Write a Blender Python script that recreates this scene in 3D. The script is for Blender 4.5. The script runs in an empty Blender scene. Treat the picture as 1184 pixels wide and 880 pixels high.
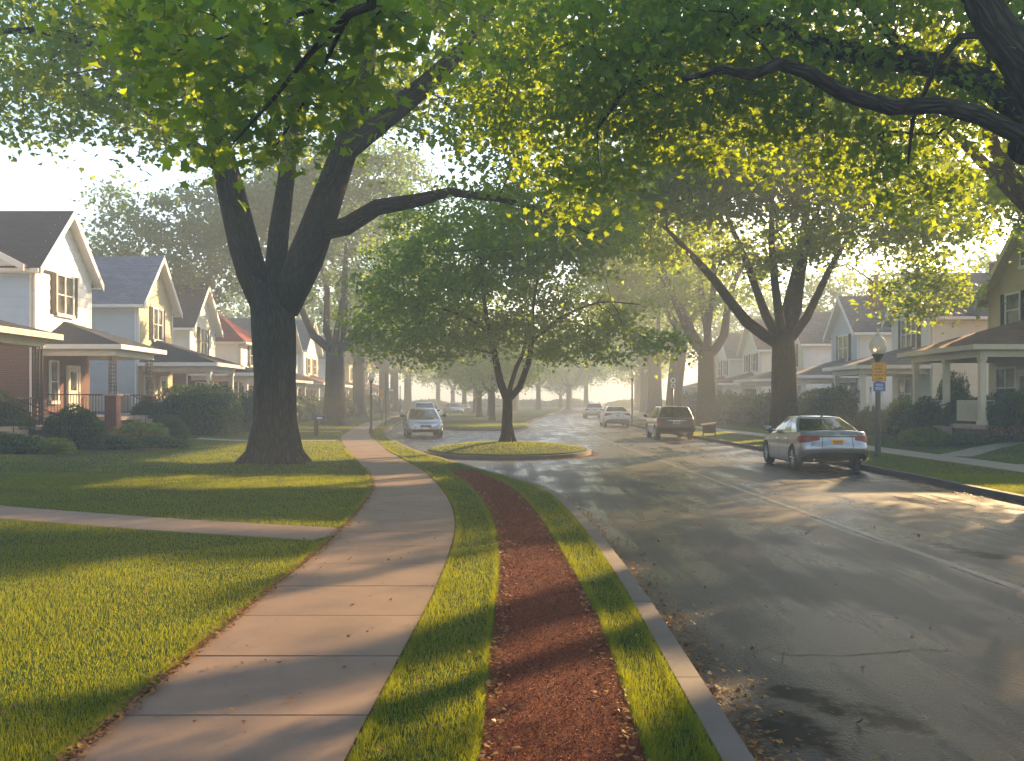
import bpy, bmesh, math, random
import numpy as np
from mathutils import Vector, Matrix

# ------------------------------------------------------------------ camera, sky, sun, exposure
sc = bpy.context.scene
COL = sc.collection
FPX, CX, HY, CH = 1150.0, 592.0, 462.0, 1.8
cam = bpy.data.cameras.new('camera')
cam.sensor_width = 36.0
cam.lens = FPX / 1184.0 * 36.0
cam.shift_y = 22.0 / 1184.0
cam.clip_start = 0.05
cam.clip_end = 3000
camo = bpy.data.objects.new('camera', cam)
COL.objects.link(camo)
camo.location = (0, 0, CH)
camo.rotation_euler = (math.pi / 2, 0, 0)
sc.camera = camo

SUN_AZ, SUN_EL = 35.0, 20.0
world = bpy.data.worlds.new('World')
sc.world = world
world.use_nodes = True
wn = world.node_tree
sky = wn.nodes.new('ShaderNodeTexSky')
sky.sky_type = 'NISHITA'
sky.sun_disc = False
sky.sun_elevation = math.radians(SUN_EL)
sky.sun_rotation = math.radians(SUN_AZ)
sky.air_density = 1.0
sky.dust_density = 1.0
wn.links.new(sky.outputs[0], wn.nodes['Background'].inputs[0])
wn.nodes['Background'].inputs[1].default_value = 0.100
sun = bpy.data.lights.new('sun', 'SUN')
sun.energy = 5.0
sun.angle = math.radians(0.6)
sun.color = (1.0, 0.64, 0.30)
suno = bpy.data.objects.new('sun', sun)
COL.objects.link(suno)
_a, _e = math.radians(SUN_AZ), math.radians(SUN_EL)
sdir = Vector((math.sin(_a) * math.cos(_e), math.cos(_a) * math.cos(_e), math.sin(_e)))
suno.rotation_euler = sdir.to_track_quat('Z', 'Y').to_euler()
sc.view_settings.view_transform = 'Standard'
sc.view_settings.look = 'None'
sc.view_settings.exposure = 1.98
sc.view_settings.gamma = 1.0
sc.render.engine = 'CYCLES'
cy = sc.cycles
cy.use_denoising = True
cy.max_bounces = 6
cy.diffuse_bounces = 3
cy.glossy_bounces = 3
cy.transmission_bounces = 4
cy.volume_bounces = 1
cy.transparent_max_bounces = 6
cy.use_adaptive_sampling = True
cy.adaptive_threshold = 0.02
cy.sample_clamp_indirect = 6.0
HAZE = 0.0041

rng = np.random.default_rng(7)
random.seed(7)


# ------------------------------------------------------------------ tagging and linking
def tag(o, label=None, cat=None, group=None, kind=None):
    if label: o['label'] = label
    if cat: o['category'] = cat
    if group: o['group'] = group
    if kind: o['kind'] = kind
    return o


def empty(name, loc=(0, 0, 0), rz=0.0, label=None, cat=None, group=None):
    o = bpy.data.objects.new(name, None)
    o.empty_display_size = 0.2
    COL.objects.link(o)
    o.location = loc
    o.rotation_euler = (0, 0, rz)
    return tag(o, label, cat, group)


def copy_tree(o, parent=None):
    c = o.copy()
    COL.objects.link(c)
    if parent is not None:
        c.parent = parent
    for ch in list(o.children):
        copy_tree(ch, c)
    return c


def P(px, py, d):
    return np.array([(px - CX) * d / FPX, d, CH + (HY - py) * d / FPX])


# ------------------------------------------------------------------ materials
def new_mat(name):
    m = bpy.data.materials.new(name)
    m.use_nodes = True
    return m, m.node_tree, m.node_tree.nodes['Principled BSDF']


def N(nt, t, **kw):
    n = nt.nodes.new(t)
    for k, v in kw.items():
        setattr(n, k, v)
    return n


def mapping(nt, scale, coord='Object'):
    tc = N(nt, 'ShaderNodeTexCoord')
    mp = N(nt, 'ShaderNodeMapping')
    mp.inputs['Scale'].default_value = scale
    nt.links.new(tc.outputs[coord], mp.inputs[0])
    return mp.outputs[0]


def noise(nt, vec, scale, detail=4, rough=.55):
    n = N(nt, 'ShaderNodeTexNoise')
    n.inputs['Scale'].default_value = scale
    n.inputs['Detail'].default_value = detail
    n.inputs['Roughness'].default_value = rough
    if vec is not None: nt.links.new(vec, n.inputs['Vector'])
    return n.outputs['Fac']


def ramp(nt, fac, stops):
    r = N(nt, 'ShaderNodeValToRGB')
    el = r.color_ramp.elements
    while len(el) < len(stops): el.new(0.5)
    for e, (p, c) in zip(el, stops):
        e.position = p
        e.color = (c, c, c, 1) if isinstance(c, (int, float)) else (*c, 1)
    nt.links.new(fac, r.inputs[0])
    return r.outputs[0]


def bump(nt, bs, h, strength, dist):
    b = N(nt, 'ShaderNodeBump')
    b.inputs['Strength'].default_value = strength
    b.inputs['Distance'].default_value = dist
    nt.links.new(h, b.inputs['Height'])
    nt.links.new(b.outputs[0], bs.inputs['Normal'])
    return b


def mixc(nt, fac, a, b, mode='MIX'):
    m = N(nt, 'ShaderNodeMix', data_type='RGBA', blend_type=mode)
    for sock, v in ((m.inputs[0], fac), (m.inputs[6], a), (m.inputs[7], b)):
        if hasattr(v, 'is_output'): nt.links.new(v, sock)
        elif isinstance(v, (int, float)): sock.default_value = v
        else: sock.default_value = (*v, 1)
    return m.outputs[2]


def simple(name, col, rough=.6, metal=0.0, var=.12, vs=6.0, coat=0.0, spec=.5, bmp=0.0):
    m, nt, bs = new_mat(name)
    v = noise(nt, mapping(nt, (1, 1, 1)), vs, 4)
    d = tuple(c * (1 - var) for c in col)
    l = tuple(min(1, c * (1 + var)) for c in col)
    nt.links.new(ramp(nt, v, [(.3, d), (.7, l)]), bs.inputs['Base Color'])
    bs.inputs['Roughness'].default_value = rough
    bs.inputs['Metallic'].default_value = metal
    bs.inputs['Coat Weight'].default_value = coat
    bs.inputs['Specular IOR Level'].default_value = spec
    if bmp: bump(nt, bs, v, .5, bmp)
    return m


def leaf_mat(name, stops, trans, tw=.45, rough=.5):
    """Leaf: glossy-diffuse face plus light passing through it; colour differs from leaf to leaf (tint attribute)."""
    m, nt, bs = new_mat(name)
    at = N(nt, 'ShaderNodeAttribute', attribute_name='tint')
    c = ramp(nt, at.outputs['Fac'], stops)
    nt.links.new(c, bs.inputs['Base Color'])
    bs.inputs['Roughness'].default_value = rough
    bs.inputs['Specular IOR Level'].default_value = .35
    tr = N(nt, 'ShaderNodeBsdfTranslucent')
    tc = ramp(nt, at.outputs['Fac'], [(0, tuple(x * .7 for x in trans)), (1, trans)])
    nt.links.new(tc, tr.inputs[0])
    mx = N(nt, 'ShaderNodeMixShader')
    mx.inputs[0].default_value = tw
    nt.links.new(bs.outputs[0], mx.inputs[1])
    nt.links.new(tr.outputs[0], mx.inputs[2])
    nt.links.new(mx.outputs[0], nt.nodes['Material Output'].inputs['Surface'])
    return m


M = {}
M['leaf'] = leaf_mat('maple_leaf', [(0, (.016, .075, .018)), (.6, (.034, .120, .024)), (1, (.065, .17, .026))], (.48, .64, .02), .52)
M['leaf_haze_lit'] = leaf_mat('haze_lit_maple_leaf', [(0, (.030, .105, .030)), (1, (.085, .20, .04))], (.44, .62, .05), .56)  # lighter maple leaf: haze light on the mid-road crowns put into the colour
M['leaf_blue'] = leaf_mat('cool_leaf', [(0, (.028, .085, .040)), (1, (.07, .15, .05))], (.28, .46, .08), .42)
M['leaf_shrub'] = leaf_mat('shrub_leaf', [(0, (.014, .040, .012)), (1, (.035, .085, .018))], (.16, .26, .02), .3)
M['leaf_light'] = leaf_mat('light_shrub_leaf', [(0, (.05, .10, .015)), (1, (.14, .20, .02))], (.40, .44, .03), .35)
M['flower'] = leaf_mat('flower_petal', [(0, (.35, .03, .02)), (1, (.45, .12, .05))], (.4, .1, .05), .3)
M['flower_white'] = leaf_mat('white_flower_petal', [(0, (.5, .5, .45)), (1, (.7, .7, .6))], (.5, .5, .4), .3)
M['grass'] = leaf_mat('grass_blade', [(0, (.003, .034, .003)), (.7, (.007, .062, .004)), (.94, (.030, .075, .006)), (1, (.09, .085, .02))], (.42, .47, .006), .48, .6)
M['fallen'] = leaf_mat('fallen_leaf', [(0, (.06, .025, .010)), (.5, (.20, .08, .02)), (1, (.30, .17, .035))], (.4, .2, .03), .2)
M['chip'] = leaf_mat('mulch_chip', [(0, (.06, .014, .005)), (.6, (.22, .054, .018)), (1, (.34, .105, .035))], (.1, .02, .01), .05, .8)


def bark_mat():
    m, nt, bs = new_mat('bark')
    ba = N(nt, 'ShaderNodeAttribute', attribute_name='bark_co'); vec = ba.outputs['Vector']
    v = N(nt, 'ShaderNodeTexVoronoi', feature='DISTANCE_TO_EDGE')
    v.inputs['Scale'].default_value = 13
    # warp the cells
    nn = N(nt, 'ShaderNodeTexNoise'); nn.inputs['Scale'].default_value = 5
    nt.links.new(vec, nn.inputs['Vector'])
    va = N(nt, 'ShaderNodeVectorMath', operation='MULTIPLY_ADD')
    nt.links.new(nn.outputs['Color'], va.inputs[0]); va.inputs[1].default_value = (.18, .18, .18)
    nt.links.new(vec, va.inputs[2]); nt.links.new(va.outputs[0], v.inputs['Vector'])
    h = ramp(nt, v.outputs[0], [(0, 0.0), (.35, 1.0)])
    big = noise(nt, vec, 2.6, 5)
    c = mixc(nt, h, (.012, .010, .008), (.062, .050, .038))
    c2 = mixc(nt, ramp(nt, big, [(.5, 0.0), (.7, .55)]), c, (.036, .044, .018))
    nt.links.new(c2, bs.inputs['Base Color'])
    bs.inputs['Roughness'].default_value = .9
    bs.inputs['Specular IOR Level'].default_value = .2
    bump(nt, bs, h, .9, .035)
    return m


M['bark'] = bark_mat()


def lawn_mat():
    m, nt, bs = new_mat('lawn')
    v = mapping(nt, (1, 1, 1))
    a = noise(nt, v, 60, 6, .7)
    b = noise(nt, v, .6, 4)
    c = mixc(nt, ramp(nt, a, [(.3, 0.0), (.7, 1.0)]), (.005, .030, .003), (.016, .066, .004))
    c = mixc(nt, ramp(nt, b, [(.45, 0.0), (.7, .5)]), c, (.024, .066, .004))
    nt.links.new(c, bs.inputs['Base Color'])
    bs.inputs['Roughness'].default_value = .9
    bs.inputs['Specular IOR Level'].default_value = .15
    bump(nt, bs, a, .8, .04)
    return m


M['lawn'] = lawn_mat()


def concrete_mat(name, col, wet=.0):
    m, nt, bs = new_mat(name)
    v = mapping(nt, (1, 1, 1))
    a = noise(nt, v, 85, 5, .75)
    b = noise(nt, v, 1.7, 6, .7)
    d = noise(nt, v, 22, 3)
    base = mixc(nt, ramp(nt, b, [(.3, 0.0), (.75, 1.0)]), tuple(x * .72 for x in col), tuple(min(1, x * 1.12) for x in col))
    base = mixc(nt, ramp(nt, a, [(.35, .0), (.65, .35)]), base, tuple(x * .55 for x in col))
    base = mixc(nt, ramp(nt, d, [(.62, .0), (.72, .35)]), base, tuple(x * .6 for x in col))
    nt.links.new(base, bs.inputs['Base Color'])
    bs.inputs['Roughness'].default_value = .75 - wet
    bump(nt, bs, a, .5, .006)
    return m


M['concrete'] = concrete_mat('concrete', (.225, .150, .104), .12)
M['concrete_pale'] = concrete_mat('pale_concrete', (.27, .25, .22))
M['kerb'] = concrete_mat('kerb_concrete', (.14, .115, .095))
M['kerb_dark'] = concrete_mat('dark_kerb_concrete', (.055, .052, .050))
M['step'] = concrete_mat('step_stone', (.42, .34, .28))


def soil_mat(name, c0, c1, sc_=90, dist=.02):
    m, nt, bs = new_mat(name)
    v = mapping(nt, (1, 1, 1))
    a = noise(nt, v, sc_, 6, .75)
    nt.links.new(ramp(nt, a, [(.3, c0), (.7, c1)]), bs.inputs['Base Color'])
    bs.inputs['Roughness'].default_value = .95
    bs.inputs['Specular IOR Level'].default_value = .15
    bump(nt, bs, a, 1.0, dist)
    return m


M['mulch'] = soil_mat('red_cinder', (.06, .015, .006), (.20, .050, .017), 110)
M['soil'] = soil_mat('soil', (.02, .013, .008), (.07, .045, .025))
M['terrain'] = soil_mat('terrain', (.03, .05, .02), (.06, .09, .03), 5)


RZ0 = -.12


def road_mat():
    m, nt, bs = new_mat('wet_asphalt')
    v = mapping(nt, (1, 1, 1))
    vo = N(nt, 'ShaderNodeTexVoronoi')
    vo.inputs['Scale'].default_value = 46
    nt.links.new(v, vo.inputs['Vector'])
    agg = vo.outputs['Distance']
    fine = noise(nt, v, 160, 4, .7)
    big = noise(nt, mapping(nt, (.55, .28, 1)), 1.0, 5, .6)
    streak = noise(nt, mapping(nt, (1.6, .10, 1)), 1.0, 4, .6)
    pud = noise(nt, mapping(nt, (.9, .45, 1)), 1.0, 3, .5)
    c = mixc(nt, ramp(nt, fine, [(.3, 0.0), (.7, 1.0)]), (.008, .0095, .012), (.028, .031, .036))
    c = mixc(nt, ramp(nt, big, [(.35, .0), (.7, .6)]), c, (.008, .0095, .012))
    # dark wet hollows, each with its own ragged edge
    wet = None
    wn_ = noise(nt, v, 5.0, 5, .7)
    for x0, y0, rx, ry, ang in ((1.86, 6.45, .22, .42, .5), (2.25, 5.95, .25, .5, .7), (1.98, 6.15, .12, .2, .3), (9.0, 20.5, .5, 1.3, .2), (1.62, 5.75, .3, .5, .1), (5.8, 12.5, .25, 1.2, .2)):
        mp = N(nt, 'ShaderNodeMapping', vector_type='TEXTURE')
        mp.inputs['Location'].default_value = (x0, y0, RZ0); mp.inputs['Scale'].default_value = (rx, ry, 1); mp.inputs['Rotation'].default_value = (0, 0, ang)
        nt.links.new(v, mp.inputs[0])
        ln = N(nt, 'ShaderNodeVectorMath', operation='LENGTH'); nt.links.new(mp.outputs[0], ln.inputs[0])
        ad = N(nt, 'ShaderNodeMath', operation='MULTIPLY_ADD'); nt.links.new(wn_, ad.inputs[0]); ad.inputs[1].default_value = 2.6; nt.links.new(ln.outputs['Value'], ad.inputs[2])
        rr_ = ramp(nt, ad.outputs[0], [(0, 1.0), (1, 0.0)])
        mr = N(nt, 'ShaderNodeMapRange'); nt.links.new(ad.outputs[0], mr.inputs['Value'])
        mr.inputs['From Min'].default_value = 1.7; mr.inputs['From Max'].default_value = 2.3; mr.inputs['To Min'].default_value = 1; mr.inputs['To Max'].default_value = 0
        if wet is None: wet = mr.outputs[0]
        else:
            mx_ = N(nt, 'ShaderNodeMath', operation='MAXIMUM'); nt.links.new(wet, mx_.inputs[0]); nt.links.new(mr.outputs[0], mx_.inputs[1]); wet = mx_.outputs[0]
    c = mixc(nt, wet, c, (.008, .008, .008))
    nt.links.new(c, bs.inputs['Base Color'])
    # dampness: smoother film in broad streaks
    mm = N(nt, 'ShaderNodeMath', operation='MULTIPLY')
    nt.links.new(ramp(nt, streak, [(.42, .15), (.58, 1.0)]), mm.inputs[0])
    nt.links.new(ramp(nt, pud, [(.36, 1.0), (.58, .15)]), mm.inputs[1])
    r = N(nt, 'ShaderNodeMapRange')
    r.inputs['To Min'].default_value = .48
    r.inputs['To Max'].default_value = .13
    nt.links.new(mm.outputs[0], r.inputs['Value'])
    wr_ = N(nt, 'ShaderNodeMath', operation='MULTIPLY_ADD'); nt.links.new(wet, wr_.inputs[0]); wr_.inputs[1].default_value = .05; nt.links.new(r.outputs[0], wr_.inputs[2])
    nt.links.new(wr_.outputs[0], bs.inputs['Roughness'])
    sp_ = N(nt, 'ShaderNodeMath', operation='MULTIPLY_ADD'); nt.links.new(wet, sp_.inputs[0]); sp_.inputs[1].default_value = -.24; sp_.inputs[2].default_value = .30; nt.links.new(sp_.outputs[0], bs.inputs['Specular IOR Level'])
    hh = mixc(nt, .35, agg, fine)
    bm_ = bump(nt, bs, hh, .75, .009)
    iv = N(nt, 'ShaderNodeMath', operation='MULTIPLY_ADD'); nt.links.new(wet, iv.inputs[0]); iv.inputs[1].default_value = -.52; iv.inputs[2].default_value = .60
    nt.links.new(iv.outputs[0], bm_.inputs['Strength'])
    return m


M['road'] = road_mat()


def paint_line_mat():
    m, nt, bs = new_mat('worn_road_paint')
    v = mapping(nt, (1, 1, 1))
    a = noise(nt, v, 26, 6, .75)
    nt.links.new(mixc(nt, ramp(nt, a, [(.46, .0), (.70, .7)]), (.03, .03, .032), (.45, .44, .42)), bs.inputs['Base Color'])
    bs.inputs['Roughness'].default_value = .38
    bump(nt, bs, a, .4, .004)
    return m


M['paint_line'] = paint_line_mat()
M['crack'] = simple('crack_tar', (.010, .010, .010), .55)
M['tar'] = simple('wet_patch', (.010, .010, .011), .12, var=.3, vs=20)


# ------------------------------------------------------------------ mesh helpers
def link_mesh(name, me, mat, parent=None, smooth=False):
    o = bpy.data.objects.new(name, me)
    COL.objects.link(o)
    if mat is not None and not me.materials: me.materials.append(mat)
    if smooth:
        me.polygons.foreach_set('use_smooth', [True] * len(me.polygons))
    if parent is not None: o.parent = parent
    return o


class MB:
    """Collects boxes, tubes, quads; build() links them as one mesh object."""
    def __init__(s): s.v = []; s.f = []

    def add(s, vs, fs):
        b = len(s.v)
        s.v += [tuple(float(c) for c in v) for v in vs]
        s.f += [tuple(b + i for i in f) for f in fs]
        return s

    def box(s, x0, x1, y0, y1, z0, z1):
        vs = [(x, y, z) for z in (z0, z1) for x, y in ((x0, y0), (x1, y0), (x1, y1), (x0, y1))]
        return s.add(vs, [(3, 2, 1, 0), (4, 5, 6, 7), (0, 1, 5, 4), (1, 2, 6, 5), (2, 3, 7, 6), (3, 0, 4, 7)])

    def hexa(s, b, t):
        """prism between two quads given as 4 points each"""
        n = len(b)
        return s.add(list(b) + list(t), [tuple(reversed(range(n))), tuple(range(n, 2 * n))] + [(i, (i + 1) % n, n + (i + 1) % n, n + i) for i in range(n)])

    def tube(s, pts, rad, n=8, cap=True):
        pts = [Vector(p) for p in pts]
        if not hasattr(rad, '__len__'): rad = [rad] * len(pts)
        vs, fs = [], []
        ref = Vector((0, 0, 1))
        t0 = (pts[-1] - pts[0]).normalized()
        if abs(t0.z) > .9: ref = Vector((1, 0, 0))
        for i, p in enumerate(pts):
            t = (pts[min(i + 1, len(pts) - 1)] - pts[max(i - 1, 0)]).normalized()
            a = t.cross(ref)
            if a.length < 1e-4: a = t.cross(Vector((0, 1, 0)))
            a.normalize(); b = t.cross(a)
            for k in range(n):
                w = 2 * math.pi * k / n
                vs.append(p + (a * math.cos(w) + b * math.sin(w)) * rad[i])
        for i in range(len(pts) - 1):
            for k in range(n):
                k2 = (k + 1) % n
                fs.append((i * n + k, i * n + k2, (i + 1) * n + k2, (i + 1) * n + k))
        if cap:
            fs.append(tuple(reversed(range(n)))); fs.append(tuple(range((len(pts) - 1) * n, len(pts) * n)))
        return s.add(vs, fs)

    def lathe(s, prof, c=(0, 0, 0), n=20, axis='z'):
        vs, fs = [], []
        for r, h in prof:
            for k in range(n):
                w = 2 * math.pi * k / n
                x, y = r * math.cos(w), r * math.sin(w)
                vs.append((c[0] + x, c[1] + y, c[2] + h) if axis == 'z' else (c[0] + h, c[1] + x, c[2] + y))
        for i in range(len(prof) - 1):
            for k in range(n):
                k2 = (k + 1) % n
                fs.append((i * n + k, i * n + k2, (i + 1) * n + k2, (i + 1) * n + k))
        fs.append(tuple(reversed(range(n)))); fs.append(tuple(range((len(prof) - 1) * n, len(prof) * n)))
        return s.add(vs, fs)

    def build(s, name, mat, parent=None, smooth=False, bev=0, fix=True):
        me = bpy.data.meshes.new(name)
        me.from_pydata(s.v, [], s.f)
        if fix or bev:
            bm = bmesh.new(); bm.from_mesh(me)
            bmesh.ops.recalc_face_normals(bm, faces=bm.faces)
            if bev:
                bmesh.ops.bevel(bm, geom=[e for e in bm.edges if e.calc_face_angle(0) > .5], offset=bev, segments=2, affect='EDGES', clamp_overlap=True)
            bm.to_mesh(me); bm.free()
        me.update()
        return link_mesh(name, me, mat, parent, smooth)


def np_mesh(name, verts, loops, sizes, mat, tint=None, parent=None, smooth=False):
    me = bpy.data.meshes.new(name)
    verts = np.ascontiguousarray(verts, dtype=np.float32)
    me.vertices.add(len(verts)); me.vertices.foreach_set('co', verts.ravel())
    me.loops.add(len(loops)); me.loops.foreach_set('vertex_index', np.ascontiguousarray(loops, dtype=np.int32))
    st = np.concatenate([[0], np.cumsum(sizes)[:-1]]).astype(np.int32)
    me.polygons.add(len(sizes)); me.polygons.foreach_set('loop_start', st)
    me.update(calc_edges=True)
    if tint is not None:
        a = me.attributes.new('tint', 'FLOAT', 'FACE'); a.data.foreach_set('value', np.asarray(tint, dtype=np.float32))
    me.materials.append(mat)
    o = bpy.data.objects.new(name, me); COL.objects.link(o)
    if smooth: me.polygons.foreach_set('use_smooth', [True] * len(sizes))
    if parent is not None: o.parent = parent
    return o


# leaf outlines in the leaf's own plane (x across, y along, unit length)
def _maple():
    pts = [(0, 0), (.22, .02), (.46, -.06), (.36, .18), (.60, .38), (.38, .42), (.34, .56), (.16, .52), (.13, .74), (0, 1.0)]
    left = [(-x, y) for x, y in pts[1:-1]][::-1]
    return np.array(pts + left)


MAPLE = _maple()
MID = np.array([(0, 0), (.42, .12), (.40, .42), (.14, .60), (0, 1), (-.14, .60), (-.40, .42), (-.42, .12)])
QUAD = np.array([(0, 0), (.36, .42), (0, 1), (-.36, .42)])


def leaves(name, C, S, outline, mat, parent=None, up=.75, spread=.6, tint=None, fold=.18, r=rng, nrm=None):
    n = len(C)
    nor = r.normal(0, spread, (n, 3)); nor[:, 2] += up
    if nrm is not None: nor = nor * .8 + nrm
    nor /= np.linalg.norm(nor, axis=1)[:, None]
    d = r.normal(0, 1, (n, 3)); d[:, 2] -= .5
    d -= (d * nor).sum(1)[:, None] * nor
    d /= np.linalg.norm(d, axis=1)[:, None]
    x = np.cross(d, nor)
    k = len(outline)
    ox, oy = outline[:, 0], outline[:, 1]
    V = C[:, None, :] + S[:, None, None] * (x[:, None, :] * ox[None, :, None] + d[:, None, :] * oy[None, :, None] + nor[:, None, :] * (fold * np.abs(ox) - .12 * oy ** 2)[None, :, None])
    loops = np.arange(n * k)
    if tint is None: tint = r.random(n)
    return np_mesh(name, V.reshape(-1, 3), loops, np.full(n, k), mat, tint, parent)


# ------------------------------------------------------------------ plan of the street (x as a function of y)
def tab(pts):
    a = np.array(pts, float)
    ys, xs = a[:, 0], a[:, 1]
    fine = np.arange(ys[0] - 10, ys[-1] + 10, .5)
    lin = np.interp(fine, ys, xs)
    k = np.ones(9) / 9
    sm = np.convolve(np.pad(lin, 4, mode='edge'), k, 'valid')
    sm = np.where(fine < 12, .5 * lin + .5 * sm, sm)
    return lambda y: np.interp(y, fine, sm)


SL = tab([(-12, -2.1), (5, -2.2), (9, -2.28), (12, -2.26), (14.5, -2.38), (18.3, -2.6), (21, -2.9), (25, -3.65), (36, -6.0), (48, -8.3), (69, -10.6), (94, -12.7), (140, -14.2), (380, -15)])
SR = tab([(-12, -.95), (5, -.84), (9, -.73), (12.7, -.74), (15, -.83), (19.2, -1.29), (25, -2.2), (34.5, -4.3), (50, -7.2), (69, -9.3), (94, -11.4), (140, -12.9), (380, -13.7)])
KL = tab([(-12, 1.2), (5, 1.2), (9, 1.24), (12.7, 1.2), (17, 1.05), (20, .83), (22.5, .2), (25, -.62), (28.7, -1.6), (33.4, -2.95), (37, -3.8), (46, -5.6), (56, -7.1), (65, -7.9), (105, -10.7), (140, -11.8), (380, -12.5)])
KR = tab([(-12, 9.4), (18, 9.4), (27, 9.6), (47, 9.05), (68, 8.6), (85, 9.0), (100, 9.9), (120, 11.2), (150, 13.4), (200, 17), (380, 30)])
RS = tab([(-12, 12.7), (26, 12.6), (43, 12.45), (57, 11.6), (69, 11.2), (85, 11.6), (120, 14), (150, 16.2), (380, 33)])   # near edge of the right pavement
ML = tab([(-12, -.2), (5, -.16), (11, -.12), (15, -.26), (20, -.75), (24.5, -1.5), (26, -1.8)])
MR = tab([(-12, .62), (5, .66), (8, .72), (11.6, .59), (16.2, .38), (21, -.05), (24.5, -.75), (26, -1.1)])
M2L = tab([(60, -2), (62, -4.2), (67, -5.3), (74, -5.7), (98, -6.9), (153, -8.9), (380, -9)])
M2R = tab([(60, -1.5), (62, .3), (67, 1.0), (80, 1.1), (100, 2.7), (120, 4.2), (150, 6.8), (380, 22)])
ISL = (-.15, 35.4, 2.95, 3.9)        # round island: centre, half axes
RZ, ZL = -.12, 0.0                   # road level, lawn level


def gz(x, y):
    x = np.asarray(x, float)
    a = np.clip((np.abs(x) - 11) / 6, 0, 1)
    t = a * a * (3 - 2 * a) * .28
    # the right side starts rising only beyond its pavement
    a2 = np.clip((x - 14.5) / 5, 0, 1)
    return np.where(x > 0, a2 * a2 * (3 - 2 * a2) * .28, t) * np.clip((150 - np.asarray(y, float)) / 40, 0, 1)


def strip(name, fa, fb, y0, y1, mat, z=0.0, dy=.5, nx=2, skirt=0.0, zf=None, kind='structure', label=None, cat=None, parent=None, grow=1.0):
    ys = [y0]
    while ys[-1] < y1:
        ys.append(min(y1, ys[-1] + dy * (1 + max(0, ys[-1] - 40) * .02 * grow)))
    ys = np.array(ys); n = len(ys)
    A, B = np.array([fa(y) for y in ys]), np.array([fb(y) for y in ys])
    t = np.linspace(0, 1, nx + 1)
    X = A[:, None] * (1 - t) + B[:, None] * t
    Y = np.repeat(ys[:, None], nx + 1, 1)
    Z = np.full_like(X, z) + (zf(X, Y) if zf else 0)
    m = nx + 1
    v = np.stack([X, Y, Z], -1).reshape(-1, 3).tolist()
    f = [(i * m + j, i * m + j + 1, (i + 1) * m + j + 1, (i + 1) * m + j) for i in range(n - 1) for j in range(nx)]
    if skirt:
        for j in (0, nx):
            b = len(v)
            v += [(X[i, j], Y[i, j], Z[i, j] - skirt) for i in range(n)]
            f += [(i * m + j, (i + 1) * m + j, b + i + 1, b + i) for i in range(n - 1)]
        for i in (0, n - 1):
            b = len(v)
            v += [(X[i, j], Y[i, j], Z[i, j] - skirt) for j in range(m)]
            f += [(i * m + j, i * m + j + 1, b + j + 1, b + j) for j in range(nx)]
    me = bpy.data.meshes.new(name); me.from_pydata([tuple(map(float, p)) for p in v], [], f); me.update()
    o = link_mesh(name, me, mat, parent)
    return tag(o, label, cat, None, kind)


# ------------------------------------------------------------------ ground, road, pavements
g = MB(); g.add([(-500, -60, -.30), (500, -60, -.30), (500, 900, -.30), (-500, 900, -.30)], [(0, 1, 2, 3)])
tag(g.build('ground', M['terrain'], fix=False), kind='structure')
strip('road', lambda y: KL(y) - .08, lambda y: KR(y) + .08, -10, 360, M['road'], RZ, 1.0, 12)
strip('lawn_left', lambda y: -75, lambda y: KL(y) - .16, -10, 360, M['lawn'], ZL, 1.0, 40, .3, gz)
strip('lawn_right', lambda y: KR(y) + .16, lambda y: 85, -10, 360, M['lawn'], ZL, 1.0, 40, .3, gz)
strip('cinder_path', ML, MR, -10, 25.2, M['mulch'], ZL + .006, .4, 4)
strip('median_lawn', M2L, M2R, 61, 360, M['lawn'], ZL + .02, 1.0, 8, .3)
strip('median_kerb', lambda y: M2L(y) - .15, lambda y: M2R(y) + .15, 60.6, 360, M['kerb'], ZL - .005, .5, 1, .25)


def slabs(name, fa, fb, y0, y1, mat, step=1.3, gap=.014, z=.0, h=.03):
    """pavement of separate slabs with real joints, each slab bent to follow the curve"""
    mb = MB(); y = y0
    while y < y1:
        sub = 3; ys = np.linspace(y + gap / 2, y + step - gap / 2, sub + 1)
        top = z + .012 + random.uniform(-.0025, .0025)
        vs = []
        for yy in ys:
            a, b = float(fa(yy)), float(fb(yy))
            zz = float(gz((a + b) / 2, yy))
            vs += [(a, yy, top + zz), (b, yy, top + zz)]
        for yy in ys:
            a, b = float(fa(yy)), float(fb(yy))
            zz = float(gz((a + b) / 2, yy))
            vs += [(a, yy, top - h + zz), (b, yy, top - h + zz)]
        n = 2 * (sub + 1)
        fs = []
        for i in range(sub):
            a = 2 * i
            fs += [(a, a + 1, a + 3, a + 2), (a, a + 2, n + a + 2, n + a), (a + 1, n + a + 1, n + a + 3, a + 3)]
        fs += [(0, n, n + 1, 1), (n - 2, n - 1, 2 * n - 1, 2 * n - 2)]
        mb.add(vs, fs)
        y += step
    return tag(mb.build(name, mat), kind='structure')


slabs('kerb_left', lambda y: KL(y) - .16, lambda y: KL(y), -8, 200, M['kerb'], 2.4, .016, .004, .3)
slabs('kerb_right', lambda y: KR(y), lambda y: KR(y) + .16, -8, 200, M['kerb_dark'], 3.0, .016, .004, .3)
strip('pavement_bed', lambda y: SL(y) - .03, lambda y: SR(y) + .03, -10, 200, M['soil'], ZL + .004, .5, 1)
slabs('pavement_left', SL, SR, -3.46, 200, M['concrete'], 1.3, .024)
slabs('pavement_right', RS, lambda y: RS(y) + 1.35, 0, 200, M['concrete_pale'], 1.5)


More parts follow.
